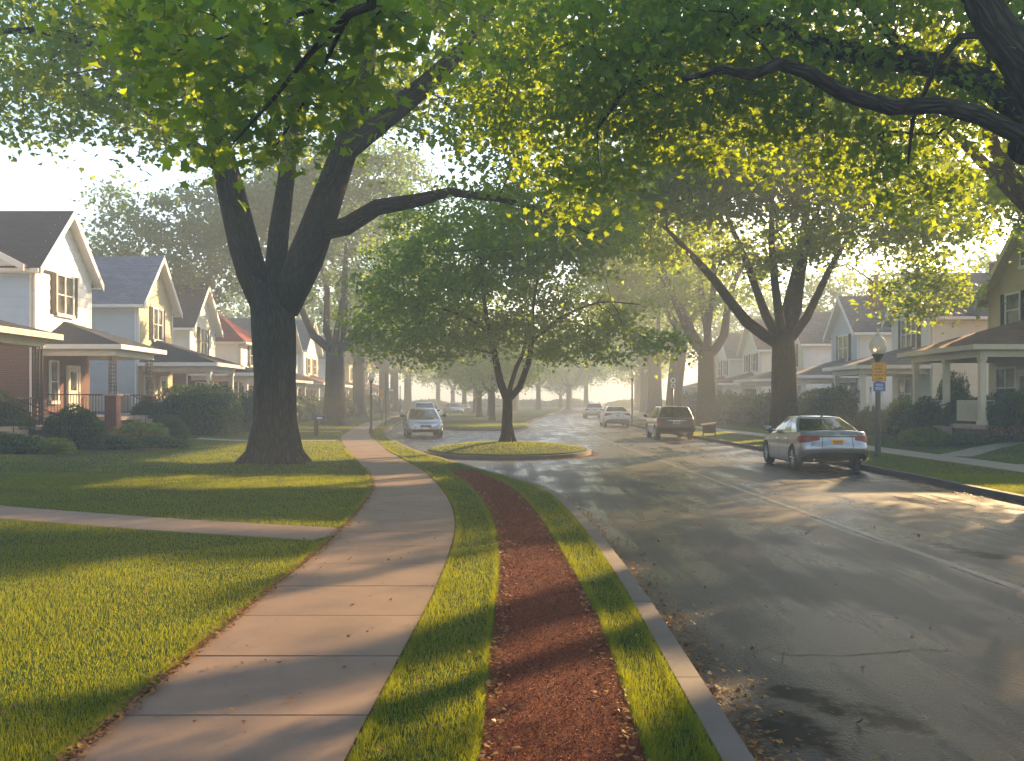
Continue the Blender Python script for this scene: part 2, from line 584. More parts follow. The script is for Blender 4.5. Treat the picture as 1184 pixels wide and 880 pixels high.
def path_slabs(name, pts, w, mat, step=1.4, dz=.014):
    """a garden path along a polyline, made of slabs"""
    pts = [Vector((p[0], p[1], 0)) for p in pts]
    L = [0]
    for a, b in zip(pts, pts[1:]): L.append(L[-1] + (b - a).length)
    def at(s):
        for i in range(len(pts) - 1):
            if s <= L[i + 1] or i == len(pts) - 2:
                t = (s - L[i]) / (L[i + 1] - L[i]); return pts[i].lerp(pts[i + 1], t)
    mb = MB(); s = 0
    while s < L[-1] - .1:
        e = min(L[-1], s + step) - .014
        vs = []
        for q in (s, (s + e) / 2, e):
            p = at(q); d = (at(min(L[-1], q + .6)) - at(max(0, q - .6))).normalized(); nrm = Vector((-d.y, d.x, 0))
            for sg in (-1, 1):
                c = p + nrm * sg * w / 2
                vs.append((c.x, c.y, float(gz(c.x, c.y)) + dz))
        lo = [(a, b, c - .03) for a, b, c in vs]
        mb.add(vs + lo, [(0, 1, 3, 2), (2, 3, 5, 4), (0, 2, 8, 6), (2, 4, 10, 8), (1, 7, 9, 3), (3, 9, 11, 5), (0, 6, 7, 1), (4, 5, 11, 10)])
        s += step
    return tag(mb.build(name, mat), kind='structure')


WALKS = []
for nm, pts, w, mt in (
        ('path_near', [(-2.34, 13.2), (-5.2, 14.35), (-8.4, 15.95), (-12, 18.2), (-17, 21.5)], 1.15, 'concrete'),
        ('path_porch', [(-7.7, 43.6), (-13.6, 43.0)], 1.1, 'concrete_pale'),
        ('path_second_porch', [(-9.6, 56), (-16.2, 55)], 1.1, 'concrete_pale'),
        ('path_right', [(13.95, 31.5), (15.2, 33.2), (16.6, 34.8), (18.2, 36), (19.4, 37)], 1.1, 'concrete_pale'),
        ('path_right_driveway', [(13.95, 26.5), (19, 26.8), (25, 27)], 2.0, 'concrete_pale'),
        ('path_right_second', [(13.5, 47.2), (15.5, 48.6), (18.2, 50.5)], 1.1, 'concrete_pale')):
    path_slabs(nm, pts, w, M[mt]); WALKS.append((np.array(pts), w))


def on_walk(x, y):
    r = np.zeros(x.shape, bool)
    for pts, w in WALKS:
        for a, b in zip(pts, pts[1:]):
            d = b - a; t = np.clip(((x - a[0]) * d[0] + (y - a[1]) * d[1]) / (d @ d), 0, 1)
            r |= np.hypot(x - a[0] - t * d[0], y - a[1] - t * d[1]) < w / 2 + .01
    return r


# the round island: mounded lawn and its kerb
def island_z(x, y):
    r = ((x - ISL[0]) / ISL[2]) ** 2 + ((y - ISL[1]) / ISL[3]) ** 2
    return .03 + .26 * np.clip(1 - r, 0, 1)


def disc(name, c, rx, ry, mat, z, zf=None, rings=10, n=72, side=.25, label=None, cat=None, inner=None):
    v, f = [], []
    rr = np.linspace(inner or 0.001, 1, rings + 1)
    for r in rr:
        for k in range(n):
            w = 2 * math.pi * k / n
            x, y = c[0] + rx * r * math.cos(w), c[1] + ry * r * math.sin(w)
            v.append((x, y, z + (float(zf(x, y)) if zf else 0)))
    for i in range(rings):
        for k in range(n):
            k2 = (k + 1) % n
            f.append((i * n + k, (i + 1) * n + k, (i + 1) * n + k2, i * n + k2))
    b = len(v); v += [(x, y, zz - side) for x, y, zz in v[rings * n:rings * n + n]]
    f += [(rings * n + k, b + k, b + (k + 1) % n, rings * n + (k + 1) % n) for k in range(n)]
    me = bpy.data.meshes.new(name); me.from_pydata(v, [], f); me.update()
    return tag(link_mesh(name, me, mat), kind='structure')


disc('island_lawn', ISL[:2], ISL[2] - .14, ISL[3] - .14, M['lawn'], 0, island_z)
disc('island_kerb', ISL[:2], ISL[2], ISL[3], M['kerb'], .012, None, 1, 96, .3, inner=.945)

# worn lane line, cracks and wet hollows on the asphalt
line = tab([(-5, 5.3), (10, 5.15), (24, 4.8), (48, 4.4), (70, 4.3), (100, 5.6), (150, 9)])
tag(strip('road_line', lambda y: line(y) - .06, lambda y: line(y) + .06, 3, 110, M['paint_line'], RZ + .004, .5, 1), kind='structure')
line2 = tab([(-5, 7.4), (10, 7.3), (40, 7.0), (70, 6.5)])


def crack(pts, w):
    mb = MB(); fine = []
    for a, b in zip(pts, pts[1:]):
        k = max(2, int(math.dist(a, b) / .06))
        for i in range(k):
            t = i / k; fine.append((a[0] + (b[0] - a[0]) * t + random.gauss(0, .008), a[1] + (b[1] - a[1]) * t + random.gauss(0, .014)))
    v, f = [], []
    for i, p in enumerate(fine):
        ww = w * random.uniform(.35, 1.2)
        v += [(p[0], p[1] - ww, RZ + .005), (p[0], p[1] + ww, RZ + .005)]
        if i: f.append((2 * i - 2, 2 * i - 1, 2 * i + 1, 2 * i))
    return mb.add(v, f)


def G2(px, py): d = FPX * (CH - RZ) / (py - HY); return ((px - CX) * d / FPX, d)


for cr, w in (([G2(905, 757), G2(985, 758), G2(1050, 752), G2(1108, 751)], .010), ([G2(868, 743), G2(888, 752), G2(905, 757), G2(902, 775)], .009),
              ([G2(858, 762), G2(890, 748), G2(930, 744)], .006), ([G2(690, 587), G2(760, 583), G2(850, 579)], .016), ([G2(1040, 574), G2(1120, 585), G2(1184, 600)], .02),
              ([G2(600, 540), G2(700, 541), G2(760, 545)], .02)):
    tag(crack(cr, w).build('road_crack', M['crack'], fix=False), kind='structure')



# ------------------------------------------------------------------ trees
def catmull(pts, rad, step):
    pts = [np.asarray(p, float) for p in pts]
    ext = [2 * pts[0] - pts[1]] + pts + [2 * pts[-1] - pts[-2]]
    out, ro = [], []
    for i in range(1, len(ext) - 2):
        p0, p1, p2, p3 = ext[i - 1:i + 3]
        k = max(1, int(np.linalg.norm(p2 - p1) / step))
        for j in range(k):
            t = j / k
            out.append(.5 * ((2 * p1) + (-p0 + p2) * t + (2 * p0 - 5 * p1 + 4 * p2 - p3) * t * t + (-p0 + 3 * p1 - 3 * p2 + p3) * t ** 3))
            ro.append(rad[i - 1] * (1 - t) + rad[i] * t)
    out.append(pts[-1]); ro.append(rad[-1])
    return out, ro


def grow(limbs, clumps, r, step=.7, tip=.012, penal=.35, jit=.10):
    """limbs: [(points, radii)] the first one is the trunk; every clump centre gets a branch from the nearest wood"""
    pos, par, rad = [], [], []
    chains = []
    dist = []
    for li, (pts, rr) in enumerate(limbs):
        c, cr = catmull(pts, rr, step)
        ids = []
        if li == 0:
            last = -1
        else:
            d = np.linalg.norm(np.array(pos) - c[0], axis=1); last = int(d.argmin()); ids.append(last)
        for p, q in zip(c, cr):
            if li and np.linalg.norm(p - pos[last]) < 1e-3: continue
            pos.append(np.array(p)); par.append(last); rad.append(q)
            dist.append(0 if last < 0 else dist[last] + np.linalg.norm(pos[-1] - pos[last]))
            last = len(pos) - 1; ids.append(last)
        chains.append(ids)
    nlimb = len(pos)
    minz = np.percentile([p[2] for p in pos], 12) if len(pos) > 6 else 0
    cl = np.array(clumps)
    PA = np.zeros((nlimb + len(cl) * 14, 3)); PA[:nlimb] = pos; DA = np.zeros(len(PA)); DA[:nlimb] = dist
    OK = np.zeros(len(PA), bool); OK[:nlimb] = np.array([p[2] for p in pos]) > limbs[0][0][-1][2] * .80
    n = nlimb
    d0 = np.array([np.min(np.linalg.norm(PA[:nlimb][OK[:nlimb]] - c, axis=1)) for c in cl])
    for ci in np.argsort(d0):
        c = cl[ci]
        d = np.linalg.norm(PA[:n] - c, axis=1) + penal * DA[:n] * .25 + np.where(OK[:n], 0, 1e3)
        b = int(d.argmin()); a = PA[b]
        L = np.linalg.norm(c - a)
        if L < .15: continue
        k = int(max(1, min(12, L / step)))
        pd = a - PA[par[b]] if par[b] >= 0 else np.array([0, 0, 1.])
        pd = pd / (np.linalg.norm(pd) + 1e-6)
        ctrl = a + pd * L * .3 + np.array([0, 0, .10 * L])
        ids = [b]; last = b
        for j in range(1, k + 1):
            t = j / k
            p = (1 - t) ** 2 * a + 2 * t * (1 - t) * ctrl + t * t * c
            if j < k: p = p + r.normal(0, jit * min(1, L * .3), 3)
            PA[n] = p; DA[n] = DA[last] + np.linalg.norm(p - PA[last]); OK[n] = True
            par.append(last); rad.append(0); last = n; ids.append(n); n += 1
        chains.append(ids)
    cnt = np.zeros(n); child = np.zeros(n, bool)
    for i in range(n):
        if par[i] >= 0: child[par[i]] = True
    cnt[~child] = 1
    for i in range(n - 1, nlimb - 1, -1):
        cnt[par[i]] += cnt[i]
    for i in range(nlimb, n): rad[i] = tip * cnt[i] ** .46
    return PA[:n], np.array(par), np.array(rad), chains, nlimb


def wood_mesh(name, PA, rad, chains, mat, parent, r, base_sides=40, nroots=0, lumps=.06):
    V, F, BC = [], [], []
    for ci, ids in enumerate(chains):
        if len(ids) < 2: continue
        run = r.uniform(0, 40)
        pts = PA[ids].copy(); rr = rad[ids].copy()
        if ci > 0:
            rr[0] = min(rr[1] * 1.25, rad[ids[0]] * .95)
        n = base_sides if ci == 0 else (20 if rr[1] > .12 else 8 if rr[1] > .04 else 5 if rr[1] > .018 else 3)
        t = np.gradient(pts, axis=0); t /= np.linalg.norm(t, axis=1)[:, None] + 1e-9
        a = np.cross(t[0], [0.0, 1.0, 0.15]); a /= np.linalg.norm(a) + 1e-9
        b0 = len(V)
        ph = r.uniform(0, 6.28, 6)
        for i in range(len(pts)):
            if i: run += np.linalg.norm(pts[i] - pts[i - 1])
            a = a - (a @ t[i]) * t[i]; a /= np.linalg.norm(a) + 1e-9; b = np.cross(t[i], a)
            for k in range(n):
                w = 2 * math.pi * k / n
                q = rr[i]
                if n >= 20:
                    q *= 1 + lumps * (.5 * math.sin(2 * w + ph[0] + pts[i][2] * .5) + .45 * math.sin(3 * w + ph[1] - pts[i][2] * .8) + .3 * math.sin(7 * w + ph[2] + pts[i][2] * .6) + .25 * math.sin(11 * w + ph[3]))
                if ci == 0 and nroots:
                    fl = math.exp(-max(0, pts[i][2]) / .28)
                    q *= 1 + .44 * fl * (.70 + .60 * math.sin(nroots * w + ph[4]) + .25 * math.sin((nroots + 3) * w + ph[5]))
                V.append(pts[i] + (a * math.cos(w) + b * math.sin(w)) * q); BC.append((math.cos(w) * rr[i], math.sin(w) * rr[i], run * .2))
        for i in range(len(pts) - 1):
            for k in range(n):
                k2 = (k + 1) % n
                F.append((b0 + i * n + k, b0 + i * n + k2, b0 + (i + 1) * n + k2, b0 + (i + 1) * n + k))
        F.append(tuple(b0 + (len(pts) - 1) * n + k for k in range(n)))
    me = bpy.data.meshes.new(name); me.from_pydata([tuple(map(float, v)) for v in V], [], F); me.update()
    at = me.attributes.new('bark_co', 'FLOAT_VECTOR', 'POINT'); at.data.foreach_set('vector', np.array(BC, dtype=np.float32).ravel())
    return link_mesh(name, me, mat, parent, True)


def ell(r, c, rad, n, shell=.35, zmin=None):
    """points in an ellipsoid, leaning to its outer part"""
    d = r.normal(0, 1, (n, 3)); d /= np.linalg.norm(d, axis=1)[:, None]
    q = (shell + (1 - shell) * r.random(n)) ** .6
    p = np.array(c) + d * q[:, None] * np.array(rad)
    if zmin is not None:
        p = p[p[:, 2] > zmin]
    return p


def thin(p, r, dmin):
    keep = []
    for q in p[r.permutation(len(p))]:
        if all((q[0] - k[0]) ** 2 + (q[1] - k[1]) ** 2 + 1.6 * (q[2] - k[2]) ** 2 > dmin * dmin for k in keep): keep.append(q)
    return np.array(keep)


def in_gap(p, pad):
    """breaks in the canopy: true for foliage that would stand in the way of the low sun reaching the open patches of the ground"""
    p = np.asarray(p, float); t = p[:, 2] / sdir.z
    x, y = p[:, 0] - t * sdir.x, p[:, 1] - t * sdir.y
    s = .819 * x - .574 * y
    wob = .25 * np.sin(y * 1.7 + x * .6) + .18 * np.sin(x * 2.3)
    g = (y > 6.0 + pad + np.where(s < -7.4, .9 + wob, 0)) & (y < 11.8 - pad + wob - np.where(s < -7.4, .5, 0)) & (s > -10.8) & (s < -5.06 - pad * .5) & (x < 1.6)
    g |= (y > 5.6) & (y < 9.5) & (s > -4.32) & (s < -3.5) & (pad == 0)
    g |= (y > 13.4) & (y < 15.0 + wob) & (x > -9) & (x < -2.3) & (pad == 0)
    g |= (y > 20 + pad + wob) & (y < 23.5 - pad + wob) & (x > -9) & (x < -1.5)
    g |= (y > 28.5 + pad + 2 * wob) & (y < 44 - pad) & (x > -11) & (x < 4 - pad)
    g &= ~((s < -6.9) & (y < 12) & (np.sin(s * 1.9 + y * .55) + .5 * np.sin(y * 2.1 + x) < -.45))
    # low rays that strike the hanging sprays over the road
    w = (p[:, 1] - 16.6) / sdir.y; xx, zz = p[:, 0] - w * sdir.x, p[:, 2] - w * sdir.z
    g |= (p[:, 1] > 18.5) & (xx > -2) & (xx < 8.6) & (zz > 4.3) & (zz < 8.2) & (np.sin(xx * 1.9) + np.sin(zz * 2.6 + xx) > -1.0 + pad)
    # street fronts of the left houses
    u = (p[:, 0] + 18.6) / sdir.x; yy, zz = p[:, 1] - u * sdir.y, p[:, 2] - u * sdir.z
    g |= (yy > 39) & (yy < 64) & (zz > 1 + pad) & (zz < 9.5) & (np.sin(yy * 1.1) + np.sin(zz * 1.9 + yy * .5) > -.5 + pad) & (p[:, 2] > 4)
    return g


def tree(name, label, base, limbs, clumps, per, leaf, size, mat, seed, group=None, cspread=(.6, .6, .32), tip=.012, step=.7, nroots=7, cat='tree', base_sides=40, local=True, extra=None, up=.75, lump=.06):
    r = np.random.default_rng(seed)
    b = np.array(base, float)
    root = empty(name, tuple(b), 0, label, cat, group)
    limbs = [([np.asarray(p, float) - b for p in pts], rr) for pts, rr in limbs]
    cl = np.asarray(clumps)
    cl = cl[~in_gap(cl, .45)] - b
    PA, par, rad, chains, nl = grow(limbs, cl, r, step, tip)
    wood_mesh('trunk', PA, rad, chains, M['bark'], root, r, base_sides, nroots, lump)
    # leaves: a loose spray round each clump centre and some along its twig
    C = np.repeat(cl, per, 0)
    sz = r.uniform(.55, 1.35, len(cl))
    off = r.normal(0, 1, (len(C), 3)) * np.array(cspread) * np.repeat(sz, per)[:, None]
    off[:, 2] -= .10 * (off[:, 0] ** 2 + off[:, 1] ** 2)
    C = C + off
    tw = PA[nl:]; tw = tw[rad[nl:] < .035] if len(tw) else tw
    if len(tw):
        k = max(1, int(per * .12)); T = np.repeat(tw, k, 0); T = T + r.normal(0, .28, T.shape)
        C = np.concatenate([C, T])
    tc = np.concatenate([np.repeat(r.random(len(cl)), per), r.random(len(C) - len(cl) * per)])
    tint = np.clip(.55 * tc + .45 * r.random(len(C)), 0, 1)
    keep = ~in_gap(C + b, .0) | (r.random(len(C)) < .06)
    C, tint = C[keep], tint[keep]
    leaves('crown', C, size * r.uniform(.65, 1.25, len(C)), leaf, mat, root, tint=tint, r=r, up=up)
    return root


def clumps_from(r, specs, dmin):
    return thin(np.concatenate([ell(r, *s) for s in specs]), r, dmin)


# big maple on the left lawn
def px(*a): return P(*a)


r = np.random.default_rng(11)
base = (-6.75, 28.4, 0.0)
D = 28.4
limbs = [
    ([(-6.75, 28.4, -.15), (-6.75, 28.4, .35), (-6.76, 28.4, 1.2), px(318, 440, D), px(316, 380, D), px(312, 330, D)], [.80, .70, .61, .59, .63, .58]),
    ([px(300, 345, D), px(284, 290, D), px(268, 225, D), px(248, 150, D), px(215, 70, 28), px(190, -20, 27.5), px(170, -120, 27)], [.42, .42, .38, .32, .25, .18, .1]),
    ([px(318, 330, D), px(322, 270, 28.8), px(331, 205, 29.2), px(338, 130, 29.6), px(332, 50, 30), px(340, -40, 30)], [.33, .30, .25, .22, .17, .1]),
    ([px(330, 350, D), px(352, 300, 28.2), px(374, 240, 28), px(396, 180, 27.8), px(416, 120, 27.6), px(428, 50, 27.4), px(440, -40, 27)], [.50, .50, .43, .36, .28, .2, .1]),
    ([px(398, 175, 27.8), px(440, 140, 27.3), px(492, 98, 26.8), px(534, 58, 26.4), px(580, -10, 26)], [.34, .33, .27, .2, .1]),
    ([px(368, 268, 28), px(400, 262, 27.8), px(436, 240, 27.4), px(482, 232, 27), px(520, 222, 26.7), px(575, 230, 26.3), px(640, 248, 25.8), px(690, 275, 25.4)], [.26, .25, .22, .18, .12, .08, .05, .02]),
    ([px(240, 120, 28.2), px(180, 90, 27), px(120, 60, 26), px(50, 35, 25), px(-30, 40, 24)], [.22, .2, .16, .1, .04]),
    ([px(262, 200, D), px(200, 150, 27), px(150, 112, 26.5), px(95, 110, 26)], [.2, .14, .09, .04]),
]
cl = clumps_from(r, [
    ((-7, 28, 13.2), (10.5, 8.5, 4.2), 520, .2, 8.8),
    ((-13.5, 26.5, 11.2), (5.2, 4.5, 3.4), 170, .2),
    ((-1.5, 26.5, 11.5), (5.5, 5, 3.4), 200, .2),
    (px(560, 225, 26), (3.0, 2.2, 1.3), 60, .1),
    (px(655, 215, 25.5), (1.6, 1.6, 1.6), 34, .1),
    (px(120, 90, 25), (3.2, 2.5, 2.6), 80, .1),
    (px(60, 130, 25), (2.2, 2.0, 1.6), 40, .1),
    (px(410, 130, 24), (2.6, 2.5, 1.8), 50, .1),
], 1.0)
# keep the gaps between the limbs open and the first crown edge where it hangs
pxx = CX + cl[:, 0] / cl[:, 1] * FPX; pyy = HY - (cl[:, 2] - CH) / cl[:, 1] * FPX
cl = cl[(pyy < 195) | ((pxx > 480) & (pyy < 275))]
pxx = CX + cl[:, 0] / cl[:, 1] * FPX; pyy = HY - (cl[:, 2] - CH) / cl[:, 1] * FPX
cl = cl[~((pxx < 150) & ((pyy > 150) | (np.sin(pxx * .21) * np.sin(pyy * .17 + 1) > .35)))]
pxx = CX + cl[:, 0] / cl[:, 1] * FPX; pyy = HY - (cl[:, 2] - CH) / cl[:, 1] * FPX
cl = cl[~((pxx > 320) & (pxx < 570) & (pyy > 30) & (pyy < 330) & (cl[:, 1] < 27.6))]
tree('maple_tree', 'huge dark maple with ridged bark and forked trunk on the left lawn beside the pavement', base, limbs, cl, 120, MID, .18, M['leaf'], 21, 'big street maples', nroots=6)

# maple outside the frame on the right, its limbs arching over the road
r = np.random.default_rng(12)
D = 13.5
b0 = (11.1, 13.5, 0)
limbs = [
    ([(11.1, 13.5, -.15), (11.1, 13.5, .4), (11.05, 13.5, 1.8), (10.9, 13.5, 3.1), (10.6, 13.5, 4.0)], [.75, .6, .5, .48, .42]),
    ([(10.8, 13.5, 3.3), (9.2, 13.2, 4.4), px(1260, 200, 12.9), px(1184, 158, 12.8), px(1135, 134, 12.8), px(1085, 121, 12.7), px(1030, 124, 12.6), px(975, 108, 12.4), px(930, 82, 12.2), px(900, 74, 12), px(868, 87, 11.9), px(835, 80, 11.8), px(790, 92, 11.5)], [.21, .18, .14, .128, .12, .11, .102, .094, .085, .075, .062, .046, .028]),
    ([(10.5, 13.5, 4.0), px(1290, 200, 14), px(1184, 130, 14.2), px(1140, 96, 14.3), px(1090, 76, 14.5), px(1030, 68, 14.7), px(960, 56, 14.9), px(900, 34, 15.1), px(850, 18, 15.2), px(800, 22, 15.3), px(745, 40, 15.3), px(700, 72, 15.3), px(655, 112, 15.3)], [.3, .26, .2, .19, .18, .165, .15, .13, .11, .09, .07, .05, .02]),
    ([px(880, 30, 15.1), px(830, 40, 15), px(780, 62, 14.9), px(725, 100, 14.8), px(690, 150, 14.7)], [.1, .085, .07, .05, .02]),
    ([(10.6, 13.5, 3.9), px(1250, 150, 13), px(1184, 76, 13), px(1150, 30, 13), px(1118, -30, 13), px(1080, -120, 13)], [.3, .29, .26, .23, .19, .1]),
    ([px(1150, 40, 13), px(1110, 42, 13.2), px(1080, 80, 13.4), px(1055, 140, 13.6), px(1050, 190, 13.6)], [.05, .05, .04, .03, .015]),
    ([px(1060, 75, 14.5), px(1010, 20, 15), px(960, -30, 15.5), px(900, -90, 16)], [.08, .07, .05, .02]),
    ([px(1184, 172, 12.8), px(1230, 60, 16), px(1220, -40, 19), px(1160, -120, 22)], [.2, .18, .14, .06]),
]
cl = clumps_from(r, [
    (px(985, 20, 15.5), (4.6, 2.8, 1.4), 150, .1),
    (px(760, 60, 15), (3.0, 2.6, 1.25), 150, .1),
    (px(1060, 200, 15.5), (1.15, 1.2, .75), 46, .1),
    (px(985, 170, 15.5), (.9, 1.2, .45), 22, .1),
    (px(905, 140, 15.5), (1.1, 1.2, .55), 30, .1),
    (px(660, 200, 15.5), (.75, 1.0, .8), 24, .1),
    (px(705, 150, 15.5), (.9, 1.0, .6), 22, .1),
    (px(830, 155, 16), (1.2, 1.2, .55), 26, .1),
    (px(1130, 90, 15), (1.4, 1.6, 1.2), 50, .1),
    (px(620, 100, 16), (1.4, 1.5, 1.1), 50, .1),
    ((6, 18, 11.5), (8, 7, 2.4), 130, .1),
    ((12, 14, 10), (5, 6, 3), 110, .1),
], .55)
tree('maple_tree', 'maple outside the right edge whose black limbs arch over the road at the top right', b0, limbs, cl, 105, MAPLE, .118, M['leaf'], 22, 'big street maples', cspread=(.36, .36, .2), tip=.008, step=.45, nroots=6, up=.6)

# maple behind the camera on the left: its large leaves hang into the top of the picture
r = np.random.default_rng(13)
b0 = (-4.9, 1.0, 0)
limbs = [
    ([(-4.9, 1, -.1), (-4.9, 1, .4), (-4.85, 1.1, 2.2), (-4.6, 1.5, 3.6), (-4.2, 2.2, 5.2)], [.7, .52, .42, .36, .30]),
    ([(-4.3, 2.0, 4.8), (-3.2, 3.8, 6.6), (-2.0, 6.0, 7.2), px(430, -40, 8.8), px(405, 15, 9.4), px(360, 60, 9.9), px(320, 110, 10.3), px(270, 165, 10.7)], [.16, .12, .08, .055, .04, .03, .02, .01]),
    ([px(430, -40, 8.8), px(372, 8, 9.6), px(330, 20, 10.1), px(270, 40, 10.6), px(200, 60, 11)], [.04, .03, .02, .015, .008]),
    ([px(405, 15, 9.4), px(372, 80, 10.4), px(345, 130, 11), px(318, 170, 11.4)], [.025, .02, .014, .008]),
    ([(-4.2, 2.2, 5.2), (-5.5, 4.5, 7.2), (-5.8, 7, 8.2), (-5.6, 9, 8.6)], [.2, .14, .08, .03]),
]
cl = clumps_from(r, [
    (px(290, 60, 10.5), (1.5, 1.3, .62), 70, .05),
    (px(345, 120, 11), (.9, .9, .42), 30, .05),
    (px(235, 105, 11), (.7, .8, .5), 22, .05),
    (px(300, 165, 11.3), (.5, .5, .2), 12, .05),
    (px(262, 190, 11.6), (.2, .3, .1), 4, .05),
    (px(430, 25, 10), (.9, .9, .30), 22, .05),
    (px(390, 110, 11), (.3, .4, .3), 6, .05),
    (px(180, 20, 11), (.8, .8, .35), 18, .05),
    (px(500, -8, 11), (.8, .8, .2), 10, .05),
    ((-4.5, 6, 9.5), (4.5, 5, 1.6), 70, .05),
], .36)
tree('maple_tree', 'maple behind the viewer whose large dark leaves hang before the big left tree', b0, limbs, cl, 26, MAPLE, .165, M['leaf'], 23, 'big street maples', cspread=(.24, .24, .2), tip=.004, step=.3, nroots=6)

# added maple, trunk unseen past the right edge: blocks sun from the near road
r = np.random.default_rng(15)
b0 = (16.2, 27, 0)
limbs = [([(16.2, 27, -.1), (16.2, 27, .4), (16.2, 27, 2.5), (16.1, 26.8, 5)], [.6, .5, .42, .38]),
         ([(16.1, 26.8, 4.8), (11.2, 22.5, 7.0), (9.8, 21.5, 9.2)], [.25, .18, .06]), ([(16.1, 26.8, 4.8), (14, 24.5, 7.0), (18, 28.5, 9.6)], [.25, .18, .06]),
         ([(16.1, 26.8, 4.8), (12.8, 22, 7.6), (13, 21, 11)], [.25, .18, .06]), ([(16.1, 26.8, 4.8), (12, 25, 7.6), (11, 27, 10)], [.22, .15, .05])]
cl = clumps_from(r, [((14.0, 25.0, 10.0), (6.0, 7.0, 3.2), 260, .05), ((18, 30, 9.8), (4.5, 6, 3.2), 240, .05), ((19, 20, 9), (5, 7, 3), 160, .05), ((20, 34, 10), (5, 5, 3), 130, .05), ((8, 21, 9.2), (3.8, 3, 1.5), 90, .05), ((8, 23, 12.0), (4.5, 4.5, 1.8), 120, .05)], .75)
tree('maple_tree', 'added maple outside the right edge, its canopy shading the road and filling the far top right corner', b0, limbs, cl, 120, MID, .16, M['leaf'], 26, 'big street maples', cspread=(.5, .5, .3), tip=.011, step=.6, nroots=6)


def street_tree(name, label, base, r0, fork, limbs_spec, crown, per, size, mat, seed, leaf=QUAD, dmin=1.2, group='big street maples', tip=.02, base_sides=28, trunk_top=None, cspread=(.75, .75, .42), lean=(0, 0), dist_r=None):
    """trunk of radius r0 to height fork, then limbs given as (azimuth, reach, height, radius)"""
    r = np.random.default_rng(seed)
    bx, by, bz = base
    limbs = [([(bx, by, bz - .15), (bx, by, bz + .35), (bx + lean[0] * .3, by + lean[1] * .3, bz + fork * .4), (bx + lean[0] * .7, by + lean[1] * .7, bz + fork * .8), (bx + lean[0], by + lean[1], bz + fork)], [r0 * 1.35, r0 * 1.1, r0, r0 * .96, r0 * .88])]
    for az, reach, h, rr in limbs_spec:
        a = math.radians(az); ux, uy = math.sin(a), math.cos(a)
        s = (bx + lean[0] * .85, by + lean[1] * .85, bz + fork * .88)
        p = [s]
        for t, lift in ((.3, .22), (.62, .58), (1.0, 1.0)):
            p.append((s[0] + ux * reach * t + r.normal(0, .18), s[1] + uy * reach * t + r.normal(0, .18), s[2] + (h - fork * .88) * lift))
        limbs.append((p, [rr, rr * .92, rr * .7, rr * .3]))
    cl = clumps_from(r, crown, dmin)
    return tree(name, label, base, limbs, cl, per, leaf, size, mat, seed + 100, group, cspread, tip, 1.0, 5, base_sides=base_sides)


# right street maple by the silver car
street_tree('maple_tree', 'tall maple with a low left limb standing behind the silver saloon car', (11.75, 43, 0), .52, 4.6,
            [(-100, 5.4, 9.0, .27), (-60, 3.0, 10.5, .22), (40, 2.2, 11.5, .27), (80, 3.6, 10, .2), (150, 2.4, 11, .22), (-150, 2.2, 11.5, .2)],
            [((10.2, 42.5, 12.2), (8.6, 7.0, 4.9), 600, .1, 7.6), (P(900, 235, 41), (4.0, 2.5, 1.7), 70, .1), ((6.5, 42, 9.8), (3.8, 3, 2.0), 70, .1), ((17.2, 42, 9.2), (2.4, 3, 1.5), 40, .1), (P(1070, 335, 42), (1.5, 2, 1.3), 22, .1)],
            210, .23, M['leaf'], 31, MID)
street_tree('maple_tree', 'hazy maple with a V shaped fork on the right lawn beyond the dark estate car', (13.3, 68, 0), .62, 5.2,
            [(-80, 3.4, 12, .34), (80, 3.2, 12, .32), (0, 2.5, 13, .3), (180, 2.0, 13, .26), (-130, 5, 10, .2)],
            [((11.5, 68, 13), (8.5, 7.5, 5.2), 420, .1, 7.5)], 160, .30, M['leaf'], 32, dmin=1.35)
street_tree('maple_tree', 'leaning maple trunk behind the round headed signal post on the right', (13.9, 86, 0), .66, 8.5,
            [(-90, 3, 13, .34), (90, 3, 13, .3), (0, 2.5, 14, .3), (180, 2, 13, .26)],
            [((13, 86, 14.5), (8, 7, 5), 330, .1, 8.8)], 110, .32, M['leaf'], 33, dmin=1.5, lean=(.9, 0))
street_tree('maple_tree', 'hazy forked maple on the far right verge level with the white cars', (15.5, 108, 0), .75, 6,
            [(-70, 4.5, 12, .4), (70, 4, 12, .36), (0, 3, 13, .3), (180, 3, 13, .3)],
            [((14, 108, 14), (9, 7, 5.5), 300, .1, 8)], 100, .36, M['leaf'], 34, dmin=1.6)
# left street maples
street_tree('maple_tree', 'broad maple with several steep limbs just past the black letterbox', (-12.1, 68, 0), .66, 5.6,
            [(-80, 4.4, 10.5, .3), (-30, 3, 12.5, .3), (30, 1.4, 13.5, .3), (95, 4.2, 11, .3), (70, 5.5, 9.4, .22), (150, 2.4, 12.5, .26)],
            [((-12.6, 67, 13.6), (9.6, 7.5, 5.6), 560, .12, 8.6), ((-20.5, 62, 11.5), (6.0, 4, 4.3), 130, .12), ((-4.8, 66, 11.5), (3.5, 4, 3), 60, .1)],
            180, .30, M['leaf_blue'], 35, dmin=1.3)
street_tree('maple_tree', 'slimmer maple directly beyond the broad left one, its right stem branching low', (-14.3, 93, 0), .6, 7.4,
            [(80, 3.2, 11, .3), (-60, 3, 13, .3), (0, 2.5, 13, .28), (110, 4.5, 9.5, .24)],
            [((-13.5, 93, 14.5), (8.5, 7, 5.6), 320, .1, 9)], 110, .34, M['leaf_blue'], 36, dmin=1.5)

